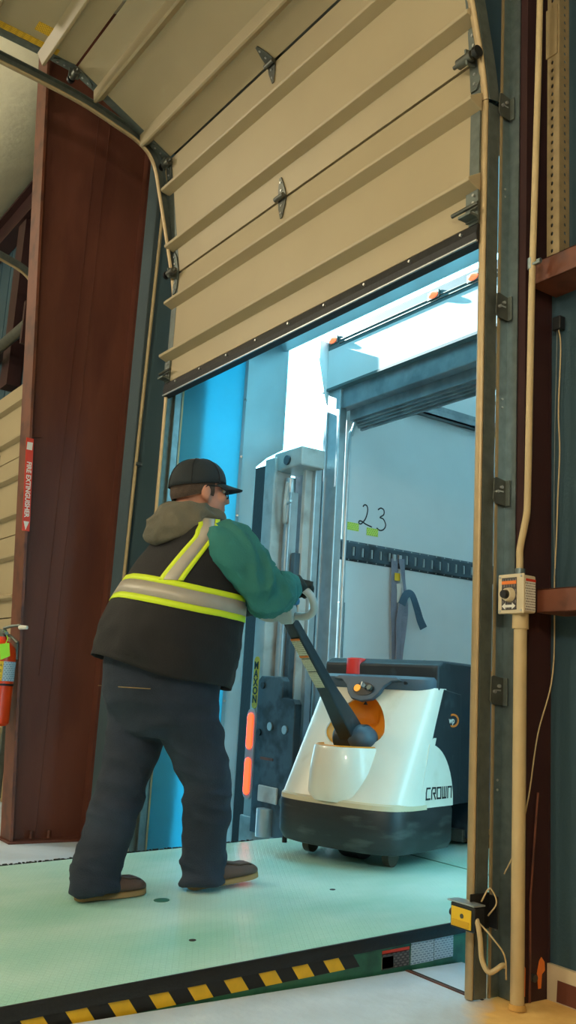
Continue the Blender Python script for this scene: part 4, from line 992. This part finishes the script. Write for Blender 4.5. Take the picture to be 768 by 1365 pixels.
person = thing('person', 'worker in black vest with lime stripes pushing the pallet truck', 'person', (PX, -.45, .11))
# ---- torso as a parametric surface: z -> centre y, half width, half depth
KEY = [(.84, -.505, .225, .215), (.93, -.505, .262, .252), (1.02, -.503, .275, .268), (1.12, -.49, .272, .268), (1.22, -.468, .262, .252), (1.32, -.44, .25, .225), (1.41, -.418, .243, .19), (1.48, -.402, .235, .158), (1.525, -.395, .21, .135), (1.56, -.39, .16, .115), (1.59, -.387, .11, .098), (1.625, -.382, .085, .088)]
def kz(z):
    z = max(KEY[0][0], min(KEY[-1][0]-1e-5, z))
    for a, b in zip(KEY, KEY[1:]):
        if a[0] <= z <= b[0]:
            t = (z-a[0])/(b[0]-a[0]); return [a[i]+(b[i]-a[i])*t for i in (1, 2, 3)]
def S(th, z, off=0.0):
    cy, w_, b_ = kz(z); p = 2.25
    c, s_ = math.cos(th), math.sin(th)
    return Vector((PX+(w_+off)*math.copysign(abs(c)**(2/p), c), cy+(b_+off)*math.copysign(abs(s_)**(2/p), s_), z+off*(.6 if z > 1.5 else 0)))
def torso_mb(z0, z1, off, nz=26, nt=48):
    m = MB(); m.loft([[S(2*math.pi*j/nt, z0+(z1-z0)*i/nz, off) for j in range(nt)] for i in range(nz+1)]); return m
def limb(mb, pts, rad, n=18, sub=4):
    P = catmull(pts, sub); R_ = [v.x for v in catmull([Vector((r, 0, 0)) for r in rad], sub)]
    return mb.tube(P, R_, n)
# joints
SHR, ELR, WRR = Vector((-.985, -.375, 1.455)), Vector((-.95, -.205, 1.295)), Vector((-1.075, .02, 1.352))
SHL, ELL, WRL = Vector((-1.435, -.385, 1.475)), Vector((-1.50, -.20, 1.23)), Vector((-1.36, -.01, 1.27))
HPR, KNR, ANR = Vector((-1.115, -.49, .91)), Vector((-1.12, -.335, .55)), Vector((-1.17, -.265, .20))
HPL, KNL, ANL = Vector((-1.335, -.515, .91)), Vector((-1.285, -.60, .55)), Vector((-1.24, -.715, .19))
HEAD = Vector((PX+.005, -.41, 1.712))
# ---- body (skin): one continuous surface, mostly under the clothes
fwd = Vector((.12, .985, .05)).normalized(); rgt = Vector((fwd.y, -fwd.x, 0)).normalized(); upd = rgt.cross(fwd)
HR = Matrix((rgt, fwd, upd)).transposed()*1.09
def H(x, y, z): return HEAD+HR @ Vector((x, y, z))
m = torso_mb(.86, 1.6, -.03)
m.tube([(PX, -.39, 1.5), H(0, -.022, -.09), H(0, -.012, -.03)], [.078, .074, .07], 16)
m.ball(H(0, -.008, .035), .083, .103, .098, 24, 16, HR); m.ball(H(0, .028, -.045), .069, .078, .078, 20, 14, HR)
m.ball(H(0, .06, -.085), .04, .04, .03, 16, 10, HR)                       # chin
m.ball(H(0, -.05, -.075), .07, .06, .05, 16, 10, HR)                      # nape
m.tube([H(0, .1, .008), H(0, .118, -.022), H(0, .122, -.036)], [.011, .014, .013], 10)   # nose
m.ball(H(0, .098, -.064), .024, .012, .008, 12, 8, HR); m.ball(H(0, .094, -.077), .021, .012, .007, 12, 8, HR)   # lips
for sg in (-1, 1):
    m.ball(H(.081*sg, -.005, -.012), .011, .022, .033, 12, 10, HR); m.ball(H(.074*sg, .004, -.035), .009, .012, .014, 10, 8, HR)
    m.ball(H(.045*sg, .075, -.025), .026, .022, .022, 12, 8, HR)           # cheeks
for sh_, el, wr in ((SHR, ELR, WRR), (SHL, ELL, WRL)): limb(m, [sh_, el, wr], [.06, .045, .03])
for hp, kn, an in ((HPR, KNR, ANR), (HPL, KNL, ANL)): limb(m, [hp, kn, an], [.085, .06, .042])
remeshed('body', m, 'skin', .0085, 3, person)
# eyes and brow
for sg in (-1, 1):
    at(person, MB().ball(H(.033*sg, .088, .008), .012, .01, .01, 14, 10).build('eye', 'label_white', smooth=True))
    at(person, MB().ball(H(.033*sg, .0965, .008), .005, .003, .005, 10, 8).build('iris', 'ink', smooth=True))
# hair below the cap
m = MB()
rings = []
for i in range(8):
    z = -.038+.06*i/7; row = []
    for j in range(25):
        a = math.radians(158+224*j/24); k = 1.0-.18*max(0, -z-.02)/.05
        row.append(H(.0865*math.cos(a)*k, -.008+.1075*math.sin(a)*k, z+.018*abs(math.cos(a))**4))
    rings.append(row)
hr = at(person, MB().loft(rings, caps=False, closed=False).build('hair', 'hair', smooth=True))
# cap
rings = []
for i in range(13):
    t = i/12; ph = t*math.pi/2; rr_ = math.cos(ph)**.82
    rings.append([H(.094*rr_*math.cos(a), -.008+.116*rr_*math.sin(a), .022+.108*math.sin(ph)**.9+.012*(-math.sin(a))*(1-t)*-1) for a in [2*math.pi*j/32 for j in range(32)]])
cap = at(person, MB().loft(rings, caps=False).build('cap', 'cap_cloth', smooth=True)); cap.modifiers.new('s', 'SOLIDIFY').thickness = .004
bpy.context.view_layer.update()
at(cap, MB().ball(H(0, -.008, .131), .008, .008, .005, 10, 6).build('cap_button', 'cap_cloth', smooth=True))
bt, bb = [], []
for i in range(7):
    t = i/6; row = []
    for j in range(17):
        s_ = -1+2*j/16; ang = s_*1.12
        y = -.008+.112*math.cos(ang)+t*.078*(1-.55*s_*s_); x = .092*math.sin(ang)*(1+.02*t)
        row.append(H(x, y, .036-.012*t-.022*s_*s_*(.5+.5*t)))
    bt.append(row)
br_ = at(cap, MB().loft(bt, caps=False, closed=False).build('cap_brim', 'cap_cloth', smooth=True)); br_.modifiers.new('s', 'SOLIDIFY').thickness = .005
for k in range(6):
    a = math.pi/6+k*math.pi/3
    P = [H(.0955*math.cos(ph)**.82*math.cos(a), -.008+.1175*math.cos(ph)**.82*math.sin(a), .022+.1095*math.sin(ph)**.9+.012*math.sin(a)*(1-ph/1.57)) for ph in [1.55*i/10 for i in range(11)]]
    at(cap, MB().tube(P, .0016, 5).build('cap_seam', 'vest_black'))
# glasses
gl = at(person, MB().tube([H(.058, .098, .012), H(.08, .06, .016), H(.088, .0, .014), H(.086, -.015, .0)], .0026, 6).tube([H(-.058, .098, .012), H(-.08, .06, .016), H(-.088, .0, .014)], .0026, 6)
   .tube([H(-.012, .112, .008), H(.012, .112, .008)], .0026, 6).build('glasses', 'glass_frame', smooth=True)); bpy.context.view_layer.update()
for sg in (-1, 1):
    ov = [H(sg*(.036+.025*math.copysign(abs(math.cos(a))**.7, math.cos(a))), .108-.012*abs(math.cos(a))*(1 if math.cos(a) > 0 else 0), -.002+.017*math.copysign(abs(math.sin(a))**.7, math.sin(a))) for a in [2*math.pi*k/20 for k in range(20)]]
    at(gl, MB().tube(ov, .0028, 6, closed=True).build('rim', 'glass_frame', smooth=True))
# ---- hoodie: torso and sleeves
def wr_(f, a, s): return lambda p: a*noise.noise(p*f+Vector((s, s, 0)))
m = torso_mb(1.03, 1.60, 0.0)
CFR = ELR+(WRR-ELR)*.76; CFL = ELL+(WRL-ELL)*.76
limb(m, [SHR+Vector((-.09, 0, .0)), SHR, ELR, ELR+(WRR-ELR)*.45, CFR], [.085, .1, .088, .074, .058])
limb(m, [SHL+Vector((.09, 0, .0)), SHL, ELL, ELL+(WRL-ELL)*.45, CFL], [.105, .104, .086, .072, .056])
m.ball(ELR+Vector((.0, -.01, -.025)), .07, .085, .07)
def sleeve_fold(p):
    d = .004*noise.noise(p*11)
    if abs(p.x-PX) > .2:
        ax = (WRR-ELR).normalized(); al = (p-ELR).dot(ax)
        q = Vector((p.x*7, al*15, p.z*6)); k = math.exp(-(al/.12)**2)+.6
        r_ = 1-2*abs(noise.noise(q)); r2_ = 1-2*abs(noise.noise(q*2.2))
        d += .02*k*(r_-.5)+.008*(r2_-.5)
    return d
remeshed('hoodie', m, 'hoodie_cloth_daylit', .0105, 4, person, sleeve_fold)
# cuffs
for wr, el in ((CFR, ELR), (CFL, ELL)):
    d = (wr-el).normalized()
    at(person, MB().tube([wr-d*.04, wr-d*.01, wr+d*.012], [.052, .05, .044], 18).build('cuff', 'hoodie_cloth_daylit', smooth='auto'))
# hood lying on the back
rings = []
for i in range(25):
    t = i/24; a = math.radians(-215+250*t)         # round the neck from left front, behind, to right front
    back = max(0, math.cos(a+math.pi/2))           # 1 straight behind
    r = .1+.055*back; c = Vector((PX+r*math.cos(a)*1.12, -.40+r*math.sin(a)*.95-.02*back, 1.605-.052*back))
    rad = Vector((math.cos(a), math.sin(a), 0)); hh = .04+.05*back; tt = .03+.028*back
    rings.append([c+rad*(math.cos(b)*tt+.0)+Z*(math.sin(b)*hh-.3*math.cos(b)*tt)+rad*.018*math.sin(b)*-1 for b in [2*math.pi*k/16 for k in range(16)]])
hm = MB(); hm.loft(rings)
remeshed('hood', hm, 'hood_cloth_warm_lit', .008, 3, person, lambda p: .014*(.6-2*abs(noise.noise(Vector((p.x*9, p.y*9, p.z*16)))))+.005*noise.noise(p*26))
# ---- vest
m = MB(); nt, nz = 72, 44
def vest_off(th, z): return .016+.006*noise.noise(Vector((math.cos(th)*2.2, math.sin(th)*2.2, z*7)))+.014*(.5-2*abs(noise.noise(Vector((math.cos(th)*2.4, math.sin(th)*2.4, z*8+1.5*math.sin(th))))))*max(0, min(1, (1.25-z)*5))+.003*noise.noise(Vector((math.cos(th)*6, math.sin(th)*6, z*14)))
def hem(th): return .95-.055*math.cos(th-.98)+.008*math.sin(3*th)
rows = []
for i in range(nz+1):
    row = []
    for j in range(nt):
        th = 2*math.pi*j/nt; z = hem(th)+(1.572-hem(th))*i/nz; o = vest_off(th, z)+(.004 if i == 0 else 0)
        row.append(S(th, z, o))
    rows.append(row)
vest = at(person, MB().loft(rows, caps=False).build('vest', 'vest_black', smooth=True, recalc=False)); vest.modifiers.new('s', 'SOLIDIFY').thickness = .004
bpy.context.view_layer.update()
def tape(path, lo, hi, name, mt, off):
    """path: function s->(theta, z, dtheta, dz) centre and unit cross direction; lo/hi metres across"""
    n = 48; A, B = [], []
    for i in range(n+1):
        th, z, ct, cz = path(i/n)
        for L_, q in ((A, lo), (B, hi)):
            t2_, z2 = th+ct*q, z+cz*q; L_.append(S(t2_, z2, vest_off(t2_, z2)+off))
    o = MB().loft([A, B], caps=False, closed=False).build(name, mt, smooth=True, recalc=False); o.modifiers.new('s', 'SOLIDIFY').thickness = .002
    return at(vest, o)
def waist(s):
    th = -math.pi+2*math.pi*s*.9999; return (th, 1.285-.05*(.5+.5*math.sin(th))-.03*max(0, math.cos(th)), 0, 1)
for lo, hi, mt, of in ((-.052, -.026, 'lime_tape', .004), (-.027, .027, 'silver_tape', .0055), (.026, .05, 'lime_tape', .004)):
    tape(waist, lo, hi, 'reflective_band', mt, of)
def strap(sg):
    def f(s):
        th0 = -math.pi/2+sg*.86; th1 = -math.pi/2+sg*1.2
        z = 1.30+.262*s; th = th0+(th1-th0)*s**1.3
        return (th, z, sg*1/ max(.1, kz(z)[1]*.95), .12*0)
    return f
for sg in (1, -1):
    for lo, hi, mt, of in ((-.05, -.027, 'lime_tape', .004), (-.028, .028, 'silver_tape', .0055), (.027, .05, 'lime_tape', .004)):
        tape(strap(sg), lo, hi, 'reflective_strap', mt, of)
# armhole binding on the left
at(vest, MB().tube([S(math.pi+.25, z, .02) for z in [1.30+.2*i/10 for i in range(11)]], .004, 6).build('armhole_binding', 'lime_tape', smooth=True))
# ---- jeans
m = MB()
m.loft([[Vector((PX+w_*math.cos(a), cy+b_*math.sin(a), z)) for a in [2*math.pi*j/36 for j in range(36)]] for z, cy, w_, b_ in ((.70, -.50, .15, .13), (.76, -.505, .21, .18), (.83, -.51, .238, .222), (.90, -.508, .25, .235), (.99, -.505, .255, .245), (1.05, -.5, .25, .24))])
limb(m, [HPR+Vector((0, 0, -.02)), HPR+(KNR-HPR)*.5, KNR, KNR+(ANR-KNR)*.5, ANR+Vector((0, -.02, .0)), ANR+Vector((.0, -.015, -.055))], [.15, .125, .1, .094, .092, .094], 24)
limb(m, [HPL+Vector((0, 0, -.02)), HPL+(KNL-HPL)*.5, KNL, KNL+(ANL-KNL)*.5, ANL+Vector((0, .0, .0)), ANL+Vector((0, .0, -.06))], [.15, .125, .1, .094, .092, .098], 24)
def ridge(p): 
    v = noise.noise(p); return 1-2*abs(v)
def denim_fold(p):
    low = max(0, min(1, (.48-p.z)*3.2)); kneeish = math.exp(-((p.z-.5)/.14)**2); seat = math.exp(-((p.z-.78)/.1)**2)
    q = Vector((p.x*5, p.y*5, p.z*13+2.5*p.y))
    d = .004*noise.noise(p*8)+.002*noise.noise(p*24)
    return d+(.015*low+.014*kneeish+.014*seat)*(ridge(q)-.5)+.006*low*(ridge(q*2.1)-.5)
jeans = remeshed('jeans', m, 'denim', .0105, 4, person, denim_fold)
bpy.context.view_layer.update()
# pocket seams on the seat, belt line
for cx_, sg in ((-.95, 1), (-2.15, -1)):
    pts = [S(cx_+d, .885, .012) for d in (-.3, -.1, .1, .3)]
    at(jeans, MB().tube(pts, .002, 5).build('pocket_seam', 'shoe_sole', smooth=True))
# ---- shoes
def shoe(heel, toe, roll, label):
    heel, toe = Vector(heel), Vector(toe); f = (toe-heel); L_ = f.length; f.normalize(); s_ = f.cross(Z).normalized(); u = s_.cross(f)
    def prof(t): return .036+.016*max(0, math.sin(math.pi*(t-.15)*.85)) if t > .15 else .036
    def ring(t, h0, h1, k=1.0, n=16):
        w_ = prof(t)*k*(math.sqrt(max(.01, 1-((t-.78)/.22)**2)) if t > .78 else (math.sqrt(max(.05, 1-((.07-t)/.07)**2)) if t < .07 else 1))
        c = heel+f*(t*L_)
        return [c+s_*(w_*math.copysign(abs(math.cos(a))**.75, math.cos(a)))+u*(h0 if math.sin(a) < 0 else h0+(h1-h0)*abs(math.sin(a))**.8) for a in [2*math.pi*(j+.5)/n for j in range(n)]]
    T_ = [0, .01, .025, .05, .08, .13, .2, .3, .4, .5, .6, .7, .78, .84, .88, .91, .94, .96, .975, .988, .996, 1.0]
    def top(t): return .1 if t < .3 else (.1-.034*min(1, (t-.3)/.4) if t < .75 else .066-.034*((t-.75)/.25)**2.2)
    sh2 = at(person, MB().loft([ring(t, .022, top(t), .97) for t in T_]).build('shoe', 'shoe_brown', smooth=True)); bpy.context.view_layer.update()
    at(sh2, MB().loft([ring(t, .0, .026, 1.06) for t in T_]).build('sole', 'shoe_sole', smooth='auto'))
    seam = [heel+f*(t*L_)+s_*(prof(t)*.62*sg)+u*(top(t)*.93) for sg, ts in ((1, (.5, .6, .7, .8, .86)), (-1, (.86, .8, .7, .6, .5))) for t in ts]
    at(sh2, MB().tube(seam, .003, 6).build('moc_seam', 'hair', smooth=True))
    return sh2
PO = Vector((-.035, .03, -.014))
def zs(y): return zd(y+.03)+.014
shoe((-1.235, -.785, zs(-.785)+.004), (-1.235, -.50, zs(-.50)+.004), 0, '')
shoe((-1.185, -.335, zs(-.335)+.004), (-1.165, -.03, zs(-.03)+.03), 0, '')
# ---- gloves: palm and five fingers closed on the handle
def glove(wrist, gc, ga, side, arm0):
    """gc = point on the grip, ga = grip axis"""
    ga = ga.normalized(); back = (wrist-gc); back = (back-ga*back.dot(ga)).normalized(); n_ = ga.cross(back)
    if n_.z < 0: n_ = -n_
    m = MB(); kn = gc+back*.028+n_*.03
    m.tube([arm0, wrist, wrist+(kn-wrist)*.5, kn], [.043, .038, .042, .038], 16, flat=.85)
    m.loft([[c+ga*(.044*a)*k+n_*.015*b for a, b in ((-1, -1), (1, -1), (1, 1), (-1, 1))] for c, k in ((wrist+(kn-wrist)*.3, .8), (kn, 1.0), (kn-back*.012, .95))])
    R_ = .0285
    for k, (o, ln) in enumerate(((-.034, .85), (-.0115, 1.0), (.0115, 1.05), (.034, .92))):
        pts = []
        for i in range(7):
            a = math.radians(50-200*ln*i/6)
            pts.append(gc+ga*o*side+back*math.cos(a)*R_*1.05+n_*math.sin(a)*R_*1.0 if i else kn+ga*o*side)
        # walk over the top and round the front of the bar
        pts = [kn+ga*o*side]+[gc+ga*o*side+(back*math.cos(a)+n_*math.sin(a))*R_ for a in [math.radians(60+165*ln*i/6) for i in range(7)]]
        m.tube(pts, [.0125, .012, .0118, .0115, .011, .0105, .01, .0085], 10)
    tp = [kn+ga*side*.04-n_*.01, gc+ga*side*.05+back*.03-n_*.005, gc+ga*side*.045+back*.012-n_*.03, gc+ga*side*.03-back*.012-n_*.03]
    m.tube(tp, [.015, .0135, .012, .01], 10)
    return m
HC = HC-PO
gR = HC+hb*.135+hf*.085; gL = HC-hb*.135+hf*.085
remeshed('glove', glove(WRR, gR, hb-hf*.35, -1, CFR), 'glove_black', .005, 2, person)
remeshed('glove', glove(WRL, gL, hb+hf*.35, 1, CFL), 'glove_black', .005, 2, person)
person.location += PO
